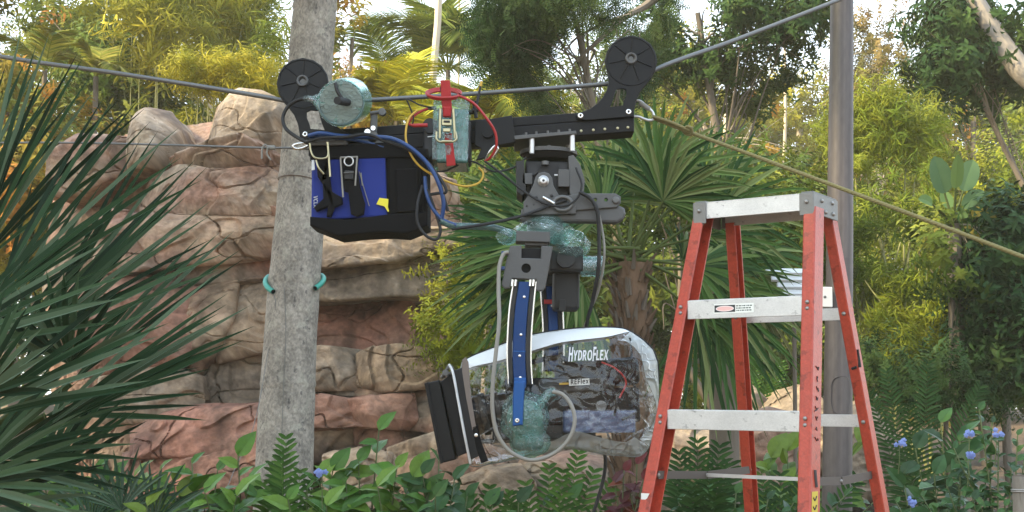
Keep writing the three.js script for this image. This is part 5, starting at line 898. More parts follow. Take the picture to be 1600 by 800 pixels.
bamboo('bamboo clump with sky gaps left of the palm trunk', 400, 18, [[390, 40, 80, 90, 18, 0.8], [440, 110, 60, 70, 17, 0.7], [360, -10, 80, 60, 18, 0.8]], G.lime, 0.34, 1.1, 12, { gap: 0.0 });
bamboo('low golden bamboo bush just above the top boulder', 340, 12.5, [[320, 120, 60, 42, 12.5, 0.5], [390, 130, 60, 45, 12.5, 0.5], [290, 160, 40, 50, 12.3, 0.4], [250, 200, 50, 60, 12.5, 0.5]], G.yellow, 0.42, 0.5, 8);
tree('red_leaf_tree', 'thin tree with scattered red leaves right of the grey trunk', 'tree', 545, 15, 0.06, [[550, 60, 60, 70, 15, 0.6], [590, 130, 60, 60, 15, 0.6], [560, 200, 70, 60, 15, 0.6]], 'broad', G.autumn, 0.35, 0.9, { gap: 0.02 });
// golden feather palms in the middle
function featherPalm(label, px, py, D, n, len, cols, gp) {
  const c = P(px, py, D), base = V(c.x, ground(c.x, c.z) - 0.03, c.z), t = thing('feather_palm', label, 'palm tree', base, gp);
  part(t, 'trunk', limb([base, base.clone().lerp(c, 0.5).add(V(0.05, 0, 0)), c], 0.045, 0.03, 9), woodMat);
  for (let k = 0; k < n; k++) { const a = k * 2.4 + rr(-0.3, 0.3), el = rr(0.45, 1.3), d = V(Math.cos(a) * Math.cos(el), Math.sin(el), Math.sin(a) * Math.cos(el) * 0.8).normalize(); part(t, 'frond', pinnate(c, d, len * rr(0.8, 1.2), rr(0.6, 1.3), 46, 0.020, len * 0.36, cols, V(0, 1, 0), 0.009, 0.0), LM.soft); }
  return t;
}
const gold3 = [[0.36, 0.35, 0.03], [0.50, 0.45, 0.04], [0.28, 0.31, 0.03]], green3 = [[0.20, 0.26, 0.04], [0.30, 0.33, 0.06], [0.14, 0.20, 0.04]];
featherPalm('golden feather palm behind the wrapped motor', 620, 190, 13.5, 16, 1.25, gold3, 'golden palms in the middle distance');
featherPalm('golden feather palm behind the red strap', 760, 200, 13, 18, 1.2, gold3, 'golden palms in the middle distance');
featherPalm('golden feather palm between the strap and the gimbal', 690, 235, 12, 14, 1.1, gold3, 'golden palms in the middle distance');
featherPalm('greener feather palm with pale trunk above the beam', 700, 110, 17, 18, 1.9, green3, 'golden palms in the middle distance');
featherPalm('tall feather palm right of the palm trunk top', 610, 130, 18, 9, 1.5, green3, 'golden palms in the middle distance');
featherPalm('feather palm with arching frond at upper left', 70, 110, 15, 5, 1.0, [[0.16, 0.2, 0.03], [0.3, 0.28, 0.05]], 'palms at upper left');
featherPalm('feather palm with curled yellow frond left of the bamboo', 150, 120, 14.5, 5, 0.8, [[0.22, 0.24, 0.03], [0.34, 0.3, 0.05]], 'palms at upper left');
{ // pale bare trunks
  const mk = (label, a, b, D, r) => { const p = P(...a, D), q = P(...b, D), base = V(p.x, ground(p.x, p.z) - 0.03, p.z); const t = thing('bare_trunk', label, 'tree trunk', base, 'pale bare trunks'); part(t, 'trunk', limb([base, p, p.clone().lerp(q, 0.5).add(V(0.03, 0, 0)), q], r * 1.15, r * 0.8, 10), std(rgb(0.55, 0.46, 0.34), 0.9, 0, { bumpMap: coarseTex, bumpScale: 0.02 })); };
  mk('pale sunlit trunk above the red strap', [676, 130], [686, -80], 16, 0.055); mk('slim pale trunk right of the sunlit trunk', [716, 140], [714, -80], 19, 0.02); mk('slim brown trunk behind the right sheave branches', [1132, 240], [1140, -60], 19, 0.035); mk('slim trunk behind the rope to the right', [1222, 330], [1226, 60], 20, 0.03);
}
tree('yellowing_tree', 'thin yellow green tree behind the beam left of the right sheave', 'tree', 900, 20, 0.05, [[880, 140, 80, 70, 20, 0.8], [980, 160, 80, 70, 20, 0.8], [920, 230, 90, 70, 19, 0.8], [820, 200, 70, 70, 20, 0.8]], 'fine', G.lime, 0.45, 1.1, { gap: -0.12, twigs: 2 });
// dark feathery tree over the rig
{
  const bl = [[900, 30, 80, 60, 11, 0.6], [820, 20, 70, 60, 11, 0.6], [800, 100, 50, 45, 10.8, 0.5], [860, 100, 70, 50, 11, 0.5], [930, 90, 50, 60, 11, 0.5], [870, 160, 60, 40, 11.3, 0.5], [980, 20, 70, 50, 11.4, 0.6], [780, 60, 30, 40, 11, 0.4], [960, 110, 45, 60, 11.2, 0.5], [1000, 60, 40, 50, 11.3, 0.5]];
  const t = tree('feathery_tree', 'dark green feathery tree hanging over the rig left of the right sheave', 'tree', 1030, 11.5, 0.07, bl, 'feather', G.dark, 1.0, 0.7, { lift: -0.35, gap: -0.15 });
  part(t, 'branch', limb([P(1060, -40, 11.4), P(1010, 8, 11.2), P(975, 28, 11), P(930, 68, 10.9), P(900, 96, 10.9)], 0.05, 0.012, 8), woodMat); part(t, 'branch', limb([P(985, 24, 11), P(950, 34, 10.9), P(900, 60, 10.8), P(880, 84, 10.8)], 0.022, 0.006, 6), woodMat);
}
tree('shade_tree', 'dark leaved tree crown overhanging the rope at upper right of the rig', 'tree', 1160, 13, 0.08, [[1090, 20, 70, 50, 13, 0.7], [1160, 30, 70, 60, 13, 0.7], [1230, 50, 70, 60, 13, 0.7], [1120, 100, 60, 40, 13.2, 0.6], [1200, 120, 60, 40, 13.2, 0.6], [1060, 90, 50, 50, 13.4, 0.6], [1270, 10, 50, 50, 13, 0.6], [1040, 20, 60, 60, 13.4, 0.6], [1010, 100, 50, 50, 13.6, 0.6], [1150, 170, 60, 40, 13.4, 0.6]], 'broad', [[0.03, 0.07, 0.02], [0.06, 0.11, 0.025], [0.14, 0.17, 0.03]], 0.30, 0.7, { gap: -0.02 });
tree('yellowing_tree', 'thin yellowing tree between the olive rope and the steel rope', 'tree', 1150, 19, 0.06, [[1100, 190, 90, 80, 19, 0.8], [1200, 180, 90, 80, 19, 0.8], [1250, 270, 80, 80, 18, 0.8], [1120, 300, 100, 80, 18, 0.8]], 'fine', G.autumn, 0.42, 1.2, { gap: -0.02, wood: palewood, twigs: 5 });
tree('warm_tree', 'tree with bare limbs and brownish crown just right of the pole', 'tree', 1380, 20, 0.09, [[1375, 70, 55, 60, 20, 0.8], [1350, 140, 60, 60, 20, 0.8], [1410, 150, 60, 70, 20, 0.8], [1390, 230, 80, 70, 20, 0.8]], 'fine', [[0.10, 0.10, 0.03], [0.20, 0.16, 0.05], [0.30, 0.17, 0.06]], 0.42, 1.2, { gap: 0.0, wood: palewood, twigs: 6 });
{
  const t = tree('overhanging_tree', 'dark leaved tree with thick leaning limb at the upper right corner', 'tree', 1720, 12, 0.05, [[1480, 40, 60, 50, 12, 0.6], [1550, 20, 70, 50, 12, 0.7], [1470, 110, 50, 40, 12, 0.5], [1540, 120, 70, 50, 12.3, 0.6], [1610, 60, 60, 60, 12.2, 0.7]], 'broad', G.dark, 0.42, 0.8, { gap: 0.02 });
  part(t, 'limb', limb([P(1500, -40, 11.8), P(1530, 10, 11.8), P(1566, 70, 11.7), P(1605, 118, 11.6), P(1680, 160, 11.6)], 0.065, 0.13, 12), std(rgb(0.25, 0.22, 0.19), 0.95, 0, { bumpMap: coarseTex, bumpScale: 0.03 }));
}
tree('leafy_tree', 'yellow green leafy tree filling the right edge under the leaning limb', 'tree', 1540, 16, 0.08, [[1520, 190, 90, 70, 16, 0.8], [1600, 220, 80, 80, 16, 0.8], [1460, 230, 60, 70, 16, 0.7], [1560, 300, 100, 70, 15.5, 0.8]], 'fine', G.lime, 0.45, 1.1, { gap: -0.08, twigs: 5 });
bamboo('dense yellow green bamboo clump right of the steel pole', 1380, 10.5, [[1400, 220, 80, 80, 10.6, 0.6], [1330, 270, 60, 80, 10.6, 0.5], [1410, 330, 80, 80, 10.4, 0.6], [1320, 390, 60, 90, 10.4, 0.5], [1400, 450, 80, 70, 10.2, 0.5], [1350, 180, 60, 70, 10.7, 0.5]], [[0.09, 0.14, 0.015], [0.16, 0.20, 0.02], [0.26, 0.27, 0.03]], 0.36, 0.46, 16);
bamboo('lower bamboo clump with drooping yellow tips right of the ladder', 1440, 9.6, [[1450, 430, 60, 60, 9.6, 0.4], [1480, 500, 60, 60, 9.6, 0.4], [1360, 470, 60, 60, 9.6, 0.4], [1420, 540, 70, 50, 9.5, 0.4]], G.lime, 0.34, 0.45, 8, { gap: -0.05 });
tree('dark_shrub', 'dark leafy shrub at the right edge beside the paddle leaved plant', 'shrub', 1580, 9, 0.04, [[1580, 390, 60, 80, 9, 0.5], [1550, 470, 70, 70, 9, 0.5], [1600, 540, 70, 80, 8.8, 0.5], [1530, 560, 60, 60, 9, 0.4]], 'broad', G.dark, 0.5, 0.7, { mat: LM.gloss });
tree('dark_shrub', 'leafy shrub round the foot of the paddle leaved plant', 'shrub', 1500, 8.8, 0.02, [[1490, 410, 55, 50, 8.8, 0.3], [1450, 390, 40, 50, 9.2, 0.3], [1540, 370, 45, 50, 9.2, 0.3]], 'broad', G.mid, 0.5, 0.6, {});
tree('fern_bush', 'dark ferny bush under the bamboo right of the ladder', 'shrub', 1420, 8.6, 0.02, [[1370, 580, 50, 50, 8.8, 0.3], [1440, 600, 60, 50, 8.6, 0.3], [1510, 610, 60, 50, 8.6, 0.3]], 'fine', G.dark, 0.5, 0.6, { lift: 0.2 });
// greenery behind the fan palm
tree('understorey_bush', 'dark green bush behind the gimbal and fan palm', 'shrub', 900, 9.8, 0.04, [[760, 330, 70, 90, 10, 0.5], [860, 380, 80, 100, 10, 0.5], [960, 300, 90, 90, 10.4, 0.5], [800, 470, 90, 80, 9.8, 0.5], [920, 500, 90, 90, 9.6, 0.5]], 'fine', G.mid, 0.5, 0.9, {});
tree('understorey_bush', 'green bush seen between the ladder rails', 'shrub', 1140, 9.8, 0.04, [[1060, 340, 80, 90, 10, 0.5], [1160, 330, 80, 90, 10, 0.5], [1080, 460, 80, 80, 9.8, 0.5], [1180, 450, 80, 90, 9.8, 0.5], [1240, 380, 60, 90, 10, 0.5], [1120, 560, 90, 60, 9.4, 0.4], [1230, 560, 60, 60, 9.4, 0.4]], 'fine', G.mid, 0.5, 0.9, {});
tree('vine_bush', 'light green small leaved bush right of the rock face', 'shrub', 705, 8.2, 0.015, [[700, 430, 34, 50, 8.6, 0.25], [720, 530, 55, 45, 8.2, 0.25], [690, 520, 30, 60, 8.4, 0.2], [760, 570, 50, 40, 8.2, 0.2]], 'fine', G.lime, 0.55, 0.6, {});
{ // white louvred panel glimpsed behind the palm
  const t = thing('louvre_panel', 'white louvred panel glimpsed behind palm leaves between the ladder rails', 'panel', P(1225, 500, 7.1)), m = std(rgb(0.75, 0.78, 0.8), 0.6);
  for (let k = 0; k < 5; k++) { const a = P(1196 + k * 9, 424 + k * 11, 7.1), b = P(1262, 428 + k * 11, 7.1); const g = new RoundedBoxGeometry(b.x - a.x, 0.035, 0.02, 2, 0.004); g.rotateX(-0.6); g.translate((a.x + b.x) / 2, a.y, a.z); part(t, 'slat', g, m); }
  for (const x of [1240, 1256]) { const a = P(x, 420, 7.13), q = P(x, 480, 7.13), b = V(q.x, ground(q.x, q.z), q.z); part(t, 'post', rod(b, a, 0.012, 0.012, 8), woodMat); }
}
// ---------- paddle-leaved plant ----------
function paddle(o, d, stalk, L, w, col, droop = 0.3) {
  const gb = new GB(), [x, y] = frame(d), hub = o.clone().addScaledVector(d, stalk), nrm = V(0, 0.4, 1).addScaledVector(d, -V(0, 0.4, 1).dot(d)).normalize();
  blade(gb, hub, d, nrm, L, w, droop, 0.25, col, [[0, 0.2], [0.08, 0.7], [0.25, 0.95], [0.5, 1], [0.72, 0.86], [0.88, 0.55], [1, 0]]);
  void x; void y; const st = limb([o, o.clone().lerp(hub, 0.6), hub], 0.012, 0.007, 6).toNonIndexed(), cc = new Float32Array(st.attributes.position.count * 3).fill(0); for (let i = 0; i < cc.length; i += 3) { cc[i] = 0.12; cc[i + 1] = 0.15; cc[i + 2] = 0.05; } st.setAttribute('color', new THREE.BufferAttribute(cc, 3));
  return merge([gb.geo(), st]);
}
{
  const c = P(1490, 350, 9), base = V(c.x, ground(c.x, c.z), c.z), t = thing('paddle_leaf_palm', 'plant with big paddle shaped leaves above the olive rope at right', 'plant', base);
  part(t, 'trunk', limb([base, base.clone().lerp(c, 0.6), c], 0.06, 0.05, 9), woodMat);
  for (const [x, y, L, w, k, yl] of [[1462, 254, 0.36, 0.21, -0.02, 0], [1496, 248, 0.34, 0.12, 0.0, 0], [1518, 252, 0.38, 0.19, 0.1, 0], [1436, 300, 0.26, 0.10, 0.3, 0], [1530, 290, 0.34, 0.13, 0.3, 0], [1550, 318, 0.30, 0.11, 0.5, 1], [1446, 360, 0.26, 0.07, 0.6, 1], [1475, 300, 0.22, 0.12, 0.1, 0], [1510, 320, 0.24, 0.12, 0.5, 0], [1530, 360, 0.2, 0.06, 0.7, 1]]) {
    const e = P(x, y, 8.9 + rr(-0.2, 0.2)), d = e.clone().sub(c), l = d.length(); d.normalize(); part(t, 'leaf', paddle(c, d, Math.max(0.05, l * 0.9 - L * 0.5), L * 0.75, w * 0.8, yl ? [0.30, 0.24, 0.04] : pick([[0.16, 0.26, 0.09], [0.20, 0.30, 0.09], [0.12, 0.20, 0.09]]), k), LM.soft);
  }
  for (let k = 0; k < 10; k++) { const a = rr(-2.6, -0.5), e = c.clone().add(V(Math.cos(a) * 0.3, Math.sin(a) * 0.3, rr(0, 0.1))); part(t, 'dead_leaf', limb([c, c.clone().lerp(e, 0.5).add(V(0, 0.05, 0)), e], 0.006, 0.003, 5), palewood); }
}
// ---------- fan palm behind the rig ----------
const fanCols = [[0.045, 0.105, 0.03], [0.07, 0.14, 0.035], [0.032, 0.08, 0.026], [0.12, 0.19, 0.055], [0.21, 0.26, 0.10]];
{
  const D = 6.7, c = P(988, 405, D), base0 = P(982, 600, D), base = V(base0.x, ground(base0.x, base0.z) - 0.03, base0.z);
  const t = thing('fan_palm', 'bushy green fan palm with shaggy brown trunk behind the gimbal', 'palm tree', base);
  const trunkM = std(rgb(0.15, 0.09, 0.052), 0.95, 0, { bumpMap: coarseTex, bumpScale: 0.03 });
  part(t, 'trunk', limb([base, base.clone().lerp(c, 0.5), c.clone().add(V(0, -0.02, 0))], 0.085, 0.08, 16), trunkM);
  srand(9); const h = c.y - base.y;
  for (let k = 0; k < 290; k++) { const a = rr(0, 6.28), y = rr(0.02, 0.98), o = base.clone().lerp(c, y).add(V(Math.cos(a) * 0.082, 0, Math.sin(a) * 0.082)), e = o.clone().add(V(Math.cos(a) * rr(0.02, 0.06), rr(0.05, 0.11), Math.sin(a) * rr(0.02, 0.06))); part(t, 'leaf_base', limb([o, o.clone().lerp(e, 0.6), e], rr(0.010, 0.018), 0.005, 5), pick([trunkM, woodMat, trunkM])); }
  void h;
  const tips = [[1066, 130, 0], [1010, 150, -.4], [940, 190, -.2], [1110, 200, .3], [1235, 235, 0], [1180, 190, -.3], [1215, 330, .2], [1190, 420, .4], [880, 250, .4], [840, 240, -.3], [800, 300, -.1], [770, 240, -.2], [705, 300, -.1], [668, 405, .1], [690, 470, .3], [700, 350, .4], [760, 400, .5], [800, 470, .4], [1240, 520, .2], [1140, 380, -.4], [770, 520, .2], [1060, 240, .2], [1250, 400, -.2], [1210, 560, .1], [730, 260, .2]];
  for (const [x, y, dz] of tips) {
    const e = P(x, y, D - dz), d = e.clone().sub(c), l = d.length(); d.normalize(); const n0 = V(rr(-0.5, 0.5), 0.45, 1), L = Math.min(0.56, l * 0.56), nrm = n0.addScaledVector(d, -n0.dot(d)).normalize();
    part(t, 'frond', fan(c.clone().add(V(gauss() * 0.05, gauss() * 0.05, gauss() * 0.05)), d, nrm, l - L * 0.95, L, 26, rr(2.4, 3.4), fanCols, y > 450 ? 0.4 : 0.2, 0.026), LM.palm);
  }
}
{ // cluster of dry drooping leaves hanging in front of the ladder gap
  const D = 7.4, c = P(1130, 420, D), base = V(c.x, ground(c.x, c.z), c.z), t = thing('fan_palm', 'fan palm with pale drooping leaves seen through the ladder', 'palm tree', base);
  part(t, 'trunk', limb([base, base.clone().lerp(c, 0.5), c], 0.09, 0.08, 12), woodMat);
  for (const [x, y, dz, dry] of [[1255, 520, .1, 1], [1290, 440, .2, 1], [1260, 360, -.1, 0], [1190, 310, 0, 0], [1110, 300, .1, 0], [1050, 380, .2, 0]]) { const e = P(x, y, D - dz), d = e.clone().sub(c), l = d.length(); d.normalize(); const n0 = V(rr(-0.3, 0.3), 0.8, 0.6), L = l * 0.7, nrm = n0.addScaledVector(d, -n0.dot(d)).normalize(); part(t, 'frond', fan(c, d, nrm, l - L * 0.95, L, 24, rr(1.2, 2.2), dry ? [[0.22, 0.22, 0.10], [0.14, 0.17, 0.06]] : fanCols, 0.35, 0.03), LM.palm); }
}
// ---------- near fan palm at left ----------
{
  const base = V(-1.35, 0, -2.85), t = thing('fan_palm', 'dark blue green fan palm filling the left foreground', 'palm tree', base);
  part(t, 'trunk', limb([base, V(-1.34, 0.8, -2.87), V(-1.33, 1.62, -2.88)], 0.09, 0.08, 14), woodMat);
  const dk = [[0.018, 0.045, 0.02], [0.028, 0.064, 0.028], [0.012, 0.030, 0.015], [0.055, 0.10, 0.05], [0.10, 0.15, 0.09]], cr = V(-1.33, 1.62, -2.88);
  const fr = [ // hub px, hub depth, aim px, aim depth, spread, segments
    [-40, 420, 2.75, 130, 70, 2.7, 1.1, 15], [-20, 480, 2.6, 255, 180, 2.6, 0.7, 9], [20, 560, 2.65, 345, 315, 2.7, 0.6, 10], [40, 690, 2.6, 388, 472, 2.6, 0.3, 9], [30, 580, 2.9, 300, 225, 2.9, 0.5, 8], [70, 650, 2.85, 330, 590, 2.9, 0.6, 6], [-40, 720, 2.55, 230, 690, 2.6, 0.8, 9], [-120, 560, 2.5, 200, 380, 2.45, 0.7, 10], [-60, 660, 2.4, 260, 500, 2.35, 0.6, 9], [-60, 760, 2.5, 150, 640, 2.4, 1.3, 14], [-100, 450, 2.9, 20, 120, 2.95, 0.9, 9], [-90, 800, 2.6, 170, 800, 2.5, 1.0, 12], [110, 600, 3.0, 365, 360, 3.1, 0.3, 5], [-60, 350, 3.0, 60, 90, 3.05, 0.5, 6], [-20, 570, 2.9, 170, 280, 2.95, 0.9, 10], [60, 760, 2.7, 180, 600, 2.75, 1.0, 10], [110, 570, 2.5, 90, 420, 2.45, 2.2, 12], [-30, 620, 2.3, 60, 480, 2.25, 1.6, 12]];
  srand(31);
  for (const [hx, hy, hd, ax, ay, ad, sp, n] of fr) {
    const hub = P(hx, hy, hd), aim = P(ax, ay, ad), d = aim.clone().sub(hub), L = d.length(); d.normalize(); const s0 = hub.clone().sub(cr), sl = s0.length(); const n0 = V(-0.2, 0.5, 0.9), nrm = n0.addScaledVector(d, -n0.dot(d)).normalize();
    const f = fan(hub, d, nrm, 0.001, L, n, sp, dk, 0.05, 0.0155), st = limb([cr, cr.clone().lerp(hub, 0.5).add(V(0, -0.02 * sl, 0)), hub], 0.012, 0.008, 6).toNonIndexed(), cc = new Float32Array(st.attributes.position.count * 3); for (let i = 0; i < cc.length; i += 3) { cc[i] = 0.04; cc[i + 1] = 0.06; cc[i + 2] = 0.02; } st.setAttribute('color', new THREE.BufferAttribute(cc, 3)); void s0;
    part(t, 'frond', merge([f, st]), LM.palm);
  }
}
// ---------- low planting along the bottom ----------
const plantBase = (px, D) => { const q = P(px, 700, D); return V(q.x, ground(q.x, q.z) - 0.01, q.z); };
function fern(label, px, D, tips, pl, cols, group) {
  D = Math.max(D, 5.05); const base = plantBase(px, D), t = thing('fern', label, 'fern', base, group);
  for (const [x, y, dd] of tips) { const e = P(x, y, Math.max(dd ?? D, 4.9)), d = e.clone().sub(base), l = d.length() * 1.1; d.y += 0.08; d.normalize(); const up = V(0, 0, 1).addScaledVector(d, -d.z).normalize(); part(t, 'frond', pinnate(base, d, l * 1.03, 0.2, Math.round(l * 27), 0.017, pl * 1.0, cols, up, 0.0035, 0.1), LM.soft); }
}
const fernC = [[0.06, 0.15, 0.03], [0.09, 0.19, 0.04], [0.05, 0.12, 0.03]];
srand(55);
fern('upright sword fern in front of the palm trunk', 455, 4.9, [[447, 676], [428, 720], [470, 730], [492, 742], [410, 750], [500, 770], [440, 700, 4.7], [530, 760]], 0.11, fernC, 'ferns along the bed');
fern('fern below the rain cover beside the hanging cable', 860, 5.0, [[905, 700], [858, 722], [820, 750], [930, 730], [960, 752], [880, 730, 4.8], [790, 770], [960, 790]], 0.10, fernC, 'ferns along the bed');
fern('low fern left of the rain cover corner', 770, 4.9, [[730, 765], [765, 755], [800, 765], [700, 780], [820, 785]], 0.10, fernC, 'ferns along the bed');
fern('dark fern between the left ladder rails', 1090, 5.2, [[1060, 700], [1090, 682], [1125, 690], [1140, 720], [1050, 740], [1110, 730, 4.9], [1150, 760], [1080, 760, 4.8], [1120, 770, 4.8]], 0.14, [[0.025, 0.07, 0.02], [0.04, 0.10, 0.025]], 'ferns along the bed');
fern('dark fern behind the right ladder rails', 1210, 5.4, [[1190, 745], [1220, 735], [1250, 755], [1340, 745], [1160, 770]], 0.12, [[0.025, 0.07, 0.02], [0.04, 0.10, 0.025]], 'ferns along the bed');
fern('fern behind the ladder under the palm leaves', 1160, 9.6, [[1140, 560], [1180, 545], [1220, 560], [1250, 590], [1120, 600], [1200, 590, 9.4], [1150, 610, 9.4]], 0.16, fernC, 'ferns along the bed');
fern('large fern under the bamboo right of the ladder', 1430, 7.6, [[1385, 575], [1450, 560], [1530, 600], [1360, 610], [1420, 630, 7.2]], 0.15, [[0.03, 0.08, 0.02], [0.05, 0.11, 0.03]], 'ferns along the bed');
// broad-leaved shrubs: each leaf its own mesh sharing a few shapes
const bigLeaf = (() => { const out = []; for (let v = 0; v < 3; v++) { srand(200 + v); const gb = new GB(); blade(gb, V(0, 0, 0), V(0, 1, 0), V(0, 0, 1), 1, [0.62, 0.5, 0.42][v], 0, [0.25, 0.35, 0.18][v], null, [[0, 0.06], [0.07, 0.45], [0.2, 0.86], [0.36, 1], [0.52, 0.95], [0.68, 0.74], [0.84, 0.4], [1, 0]]); const g = gb.geo(), p = g.attributes.position; for (let i = 0; i < p.count; i++) { const y = p.getY(i), x = p.getX(i); p.setZ(i, p.getZ(i) - [0.28, 0.16, 0.4][v] * y * y + 0.03 * Math.sin(y * 14) * Math.abs(x) * 3); } const m = mergeVertices(g, 1e-5); m.computeVertexNormals(); out.push(m); } return out; })();
const veinTex = noiseTex(256, (u, v) => { const a = tnoise(u, v, 6, 71, 4), k = 0.86 + 0.25 * (a - 0.5); return [k, k, k]; }, true);
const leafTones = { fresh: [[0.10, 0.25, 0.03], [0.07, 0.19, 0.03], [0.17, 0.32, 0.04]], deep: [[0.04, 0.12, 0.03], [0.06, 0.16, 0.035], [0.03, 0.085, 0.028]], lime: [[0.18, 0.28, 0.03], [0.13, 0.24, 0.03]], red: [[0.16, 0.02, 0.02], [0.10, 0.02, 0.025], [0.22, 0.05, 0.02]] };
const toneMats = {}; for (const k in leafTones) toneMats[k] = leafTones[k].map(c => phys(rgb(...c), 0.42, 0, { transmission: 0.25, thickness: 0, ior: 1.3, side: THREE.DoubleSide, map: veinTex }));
const stemMat = std(rgb(0.08, 0.11, 0.04), 0.7);
function shrub(name, label, category, px, D, tops, leafLen, perStem, tone, o = {}) {
  D = Math.max(D, 5.0); const base = plantBase(px, D), t = thing(name, label, category, base, o.group);
  for (const [x, y, dd] of tops) {
    const e = P(x, y, Math.max(dd ?? D, 4.85)), s = base.clone().add(V(gauss() * 0.06, 0, gauss() * 0.06)), m = s.clone().lerp(e, 0.5).add(V(gauss() * 0.04, 0.03, gauss() * 0.04)), c = new THREE.CatmullRomCurve3([s, m, e]);
    part(t, 'stem', limb([s, m, e], 0.006, 0.0025, 5), stemMat);
    for (let k = 0; k < perStem; k++) {
      const u = 1 - 0.55 * Math.pow(k / perStem, 0.9), p = c.getPoint(u), a = k * 2.4 + rr(-0.4, 0.4), el = (k === 0 ? 1.0 : rr(-0.35, 0.8)), d = V(Math.cos(a) * Math.cos(el), Math.sin(el), Math.sin(a) * Math.cos(el) * 0.6).normalize();
      const n0 = V(rr(-0.5, 0.5), 0.75, rr(0.1, 1.1)), nn = n0.addScaledVector(d, -n0.dot(d)).normalize(), L = leafLen * rr(0.65, 1.2) * (k < 2 ? 0.8 : 1);
      const lf = fin(new THREE.Mesh(bigLeaf[k % 3], pick(toneMats[tone]))); lf.name = 'leaf'; lf.matrixAutoUpdate = true; lf.position.copy(p).sub(base); lf.quaternion.setFromRotationMatrix(new THREE.Matrix4().makeBasis(d.clone().cross(nn), d, nn)); lf.scale.setScalar(L); t.add(lf);
    }
  }
  return t;
}
const bedG = 'broad leaved shrubs along the bed';
shrub('broadleaf_shrub', 'tall fresh green broad leaved shrub before the lower rocks', 'shrub', 590, 4.7, [[592, 672], [560, 720], [620, 730], [540, 745], [645, 745], [590, 760, 4.5], [520, 765], [670, 770]], 0.13, 11, 'fresh', { group: bedG });
shrub('broadleaf_shrub', 'broad leaved shrub leaning right below the matte box', 'shrub', 690, 4.6, [[686, 704], [660, 740], [710, 750], [730, 775], [640, 770], [680, 775, 4.4], [770, 790]], 0.13, 11, 'deep', { group: bedG });
shrub('broadleaf_shrub', 'low green shrub left of the palm trunk foot', 'shrub', 340, 4.7, [[300, 725], [340, 735], [372, 712], [390, 750], [270, 750], [320, 770, 4.5], [240, 765], [370, 775, 4.4]], 0.125, 11, 'fresh', { group: bedG });
shrub('broadleaf_shrub', 'yellow green shrub beside the left palm at the bottom', 'shrub', 230, 4.4, [[210, 745], [250, 735], [180, 765], [280, 775], [150, 775], [230, 790, 4.2]], 0.12, 11, 'lime', { group: bedG });
shrub('broadleaf_shrub', 'low shrub right of the sword fern', 'shrub', 500, 4.5, [[500, 745], [520, 735], [480, 765], [540, 775], [450, 780, 4.3], [510, 790, 4.2]], 0.125, 11, 'fresh', { group: bedG });
shrub('broadleaf_shrub', 'deep green shrub at the bottom under the fern tips', 'shrub', 800, 4.3, [[760, 790], [810, 785], [850, 790], [890, 780], [720, 795]], 0.10, 8, 'deep', { group: bedG });
shrub('red_leaf_plant', 'dark red leaved plant beside the left ladder rail', 'plant', 985, 4.8, [[975, 735], [995, 725], [960, 755], [1005, 750], [985, 770], [970, 785]], 0.10, 8, 'red');
shrub('broadleaf_shrub', 'bright yellow green plant between the ladder and the pole', 'shrub', 1225, 6.2, [[1205, 715], [1230, 705], [1250, 725], [1190, 740], [1340, 690], [1330, 715], [1225, 755, 6], [1240, 770, 6]], 0.16, 7, 'lime', { group: bedG });
shrub('large_leaf_plant', 'plant with large glossy leaves right of the ladder', 'plant', 1450, 5.4, [[1470, 660], [1500, 690], [1430, 700], [1520, 710], [1410, 740], [1460, 740, 5.2], [1500, 760, 5.1]], 0.14, 7, 'deep');
shrub('flowering_shrub', 'leafy blue flowered shrub at the lower right', 'shrub', 1540, 5.0, [[1530, 640], [1560, 690], [1590, 680], [1510, 720], [1580, 730], [1540, 750], [1480, 760], [1600, 770], [1440, 775], [1520, 780, 4.8], [1570, 790, 4.7], [1460, 795, 4.7], [1400, 785], [1550, 660], [1500, 745], [1600, 720], [1490, 700]], 0.05, 24, 'deep');
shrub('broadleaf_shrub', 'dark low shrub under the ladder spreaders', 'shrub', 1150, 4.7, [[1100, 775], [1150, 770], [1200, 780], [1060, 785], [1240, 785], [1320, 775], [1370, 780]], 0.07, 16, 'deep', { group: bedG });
shrub('broadleaf_shrub', 'green shrub half hidden behind the near fan palm', 'shrub', 90, 5.0, [[60, 700], [110, 715], [20, 720], [150, 735], [90, 750, 4.9], [180, 740], [40, 770, 4.9], [130, 780, 4.9]], 0.12, 11, 'fresh', { group: bedG });
{ // small bluish fan palm at the bottom
  const D = 4.95, c = P(205, 800, D), b = V(c.x, ground(c.x, c.z) - 0.01, c.z), t = thing('fan_palm', 'small bluish fan palm at the bottom left of the bed', 'palm tree', b); srand(71);
  for (const [x, y] of [[120, 690], [190, 668], [265, 690], [320, 745], [90, 760], [380, 778], [230, 710]]) { const e = P(x, y, D - rr(-0.1, 0.15)), d = e.clone().sub(b), l = d.length(); d.normalize(); const n0 = V(0, 0.4, 1), nrm = n0.addScaledVector(d, -n0.dot(d)).normalize(), L = Math.min(0.3, l * 0.6); part(t, 'frond', fan(b, d, nrm, l - L * 0.95, L, 16, 2.4, [[0.05, 0.10, 0.06], [0.08, 0.13, 0.09], [0.03, 0.07, 0.04]], 0.2, 0.014), LM.palm); }
}
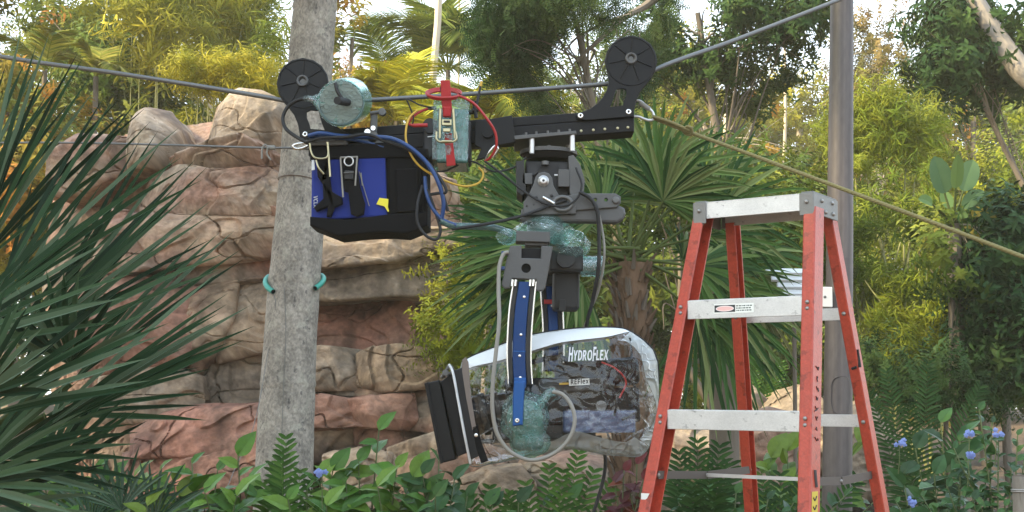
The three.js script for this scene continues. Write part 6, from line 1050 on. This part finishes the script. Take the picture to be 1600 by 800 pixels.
{ // blue flower heads
  const petal = new THREE.CircleGeometry(0.5, 7), bm = phys(rgb(0.20, 0.28, 0.60), 0.6, 0, { transmission: 0.25, thickness: 0, side: THREE.DoubleSide });
  const F5 = [[1513, 710, 4.75, 'largest blue flower cluster in the shrub at lower right'], [1556, 678, 4.85, 'blue flower cluster highest in the lower right shrub'], [1405, 692, 5.0, 'small blue flower just right of the ladder'], [1514, 678, 4.9, 'small pale blue flower above the large blue cluster'], [504, 739, 4.4, 'blue flower cluster in the shrub beside the palm trunk'], [1422, 784, 4.65, 'blue flower near the bottom edge right of the ladder']];
  srand(88);
  for (const [x, y, D, label] of F5) { const c = P(x, y, D), t = thing('blue_flower', label, 'flower', c, 'blue flower clusters'); for (let k = 0; k < 7; k++) { const o = c.clone().add(V(gauss() * 0.014, gauss() * 0.012, gauss() * 0.012 + 0.02)); for (let q = 0; q < 5; q++) { const g = petal.clone(); g.scale(0.009, 0.011, 1); g.translate(0, 0.0055, 0); g.rotateX(-0.35); g.rotateZ(q * 1.257 + k); g.rotateY(gauss() * 0.6); g.translate(o.x, o.y, o.z); part(t, 'petal', g, bm); } } part(t, 'stalk', limb([c.clone().add(V(0, -0.12, -0.02)), c.clone().add(V(0, -0.05, 0)), c], 0.002, 0.0015, 5), stemMat); }
}
{ // weathered post at the right edge
  const D = 4.6, q = P(1592, 760, D), base = V(q.x + 0.01, 0, q.z), t = thing('fence_post', 'weathered grey wooden post with wire at the bottom right corner', 'post', V(base.x, ground(base.x, base.z) - 0.02, base.z));
  const top = P(1594, 744, D); part(t, 'post', limb([V(top.x, ground(top.x, top.z) - 0.02, top.z), V(top.x, top.y - 0.3, top.z), top], 0.03, 0.028, 14), std(rgb(0.22, 0.20, 0.17), 0.95, 0, { bumpMap: coarseTex, bumpScale: 0.02 })); part(t, 'post_top', rod(top.clone().add(V(0, -0.002, 0)), top.clone().add(V(0, 0.004, 0)), 0.027, 0.024, 14), woodMat);
  part(t, 'wire', tubeV(Array.from({ length: 20 }, (_, i) => { const a = i / 10 * Math.PI * 2; return V(top.x + Math.cos(a) * 0.031, top.y - 0.045 - 0.012 * (i / 20), top.z + Math.sin(a) * 0.031); }), 0.003, 80, 6), std(rgb(0.35, 0.34, 0.32), 0.5, 0.6));
}
{ // crown of the grey palm, above the frame
  const c = P(520, -600, TRD + 0.13); srand(61);
  for (let k = 0; k < 13; k++) { const a = k * 2.4, el = rr(-0.1, 0.9), d = V(Math.cos(a) * Math.cos(el), Math.sin(el), Math.sin(a) * Math.cos(el)); part(palmTree, 'frond', pinnate(c, d, rr(1.9, 2.4), rr(0.5, 0.9), 44, 0.045, 0.6, green3, V(0, 1, 0), 0.02), LM.soft); }
}

{ // tall trees beyond the left frame edge that shade the rig, the ladder and the rocks
  srand(404);
  const mk = (x, y, z, r, label, n = 620) => {
    const base = V(x - 0.8, ground(x, z), z), t = thing('shade_tree', label, 'tree', base, 'shade trees left of the frame'), c = V(x, y, z);
    const gs = [limb([base, base.clone().lerp(c, 0.5).add(V(0.2, 0, 0.1)), c], 0.2, 0.08, 10)]; for (let k = 0; k < 9; k++) { const e = c.clone().add(V(gauss() * r, gauss() * r * 0.8, gauss() * r)), s0 = base.clone().lerp(c, rr(0.55, 0.95)); gs.push(limb([s0, s0.clone().lerp(e, 0.5).add(V(0, 0.2, 0)), e], 0.06, 0.015, 6)); }
    part(t, 'trunk', gs, woodMat);
    const im = [0, 1].map(v => new THREE.InstancedMesh(CL.broad[v], LM.tree, n)), m4 = new THREE.Matrix4(), q = new THREE.Quaternion(), col = new THREE.Color();
    im.forEach(I => { I.name = 'crown'; I.userData.kind = 'stuff'; fin(I); for (let i = 0; i < n; i++) { const d = V(gauss(), gauss(), gauss()), p = c.clone().addScaledVector(d, r * 0.75); q.setFromUnitVectors(V(0, 1, 0), V(gauss(), 0.4 + gauss(), gauss()).normalize()); const s = rr(1.2, 2.2); m4.compose(p.sub(base), q, V(s, s, s)); I.setMatrixAt(i, m4); const b = rr(0.7, 1.3); I.setColorAt(i, col.setRGB(0.05 * b, 0.10 * b, 0.02 * b)); } t.add(I); });
  };
  mk(-6.6, 6.6, -0.6, 1.7, 'leafy tree beyond the left frame edge nearest the viewer'); mk(-6.8, 6.8, -3.6, 1.7, 'leafy tree beyond the left frame edge level with the ladder'); mk(-9.0, 7.2, -6.2, 1.6, 'leafy tree beyond the left frame edge level with the rocks', 330);
}
renderer.render(scene, camera);
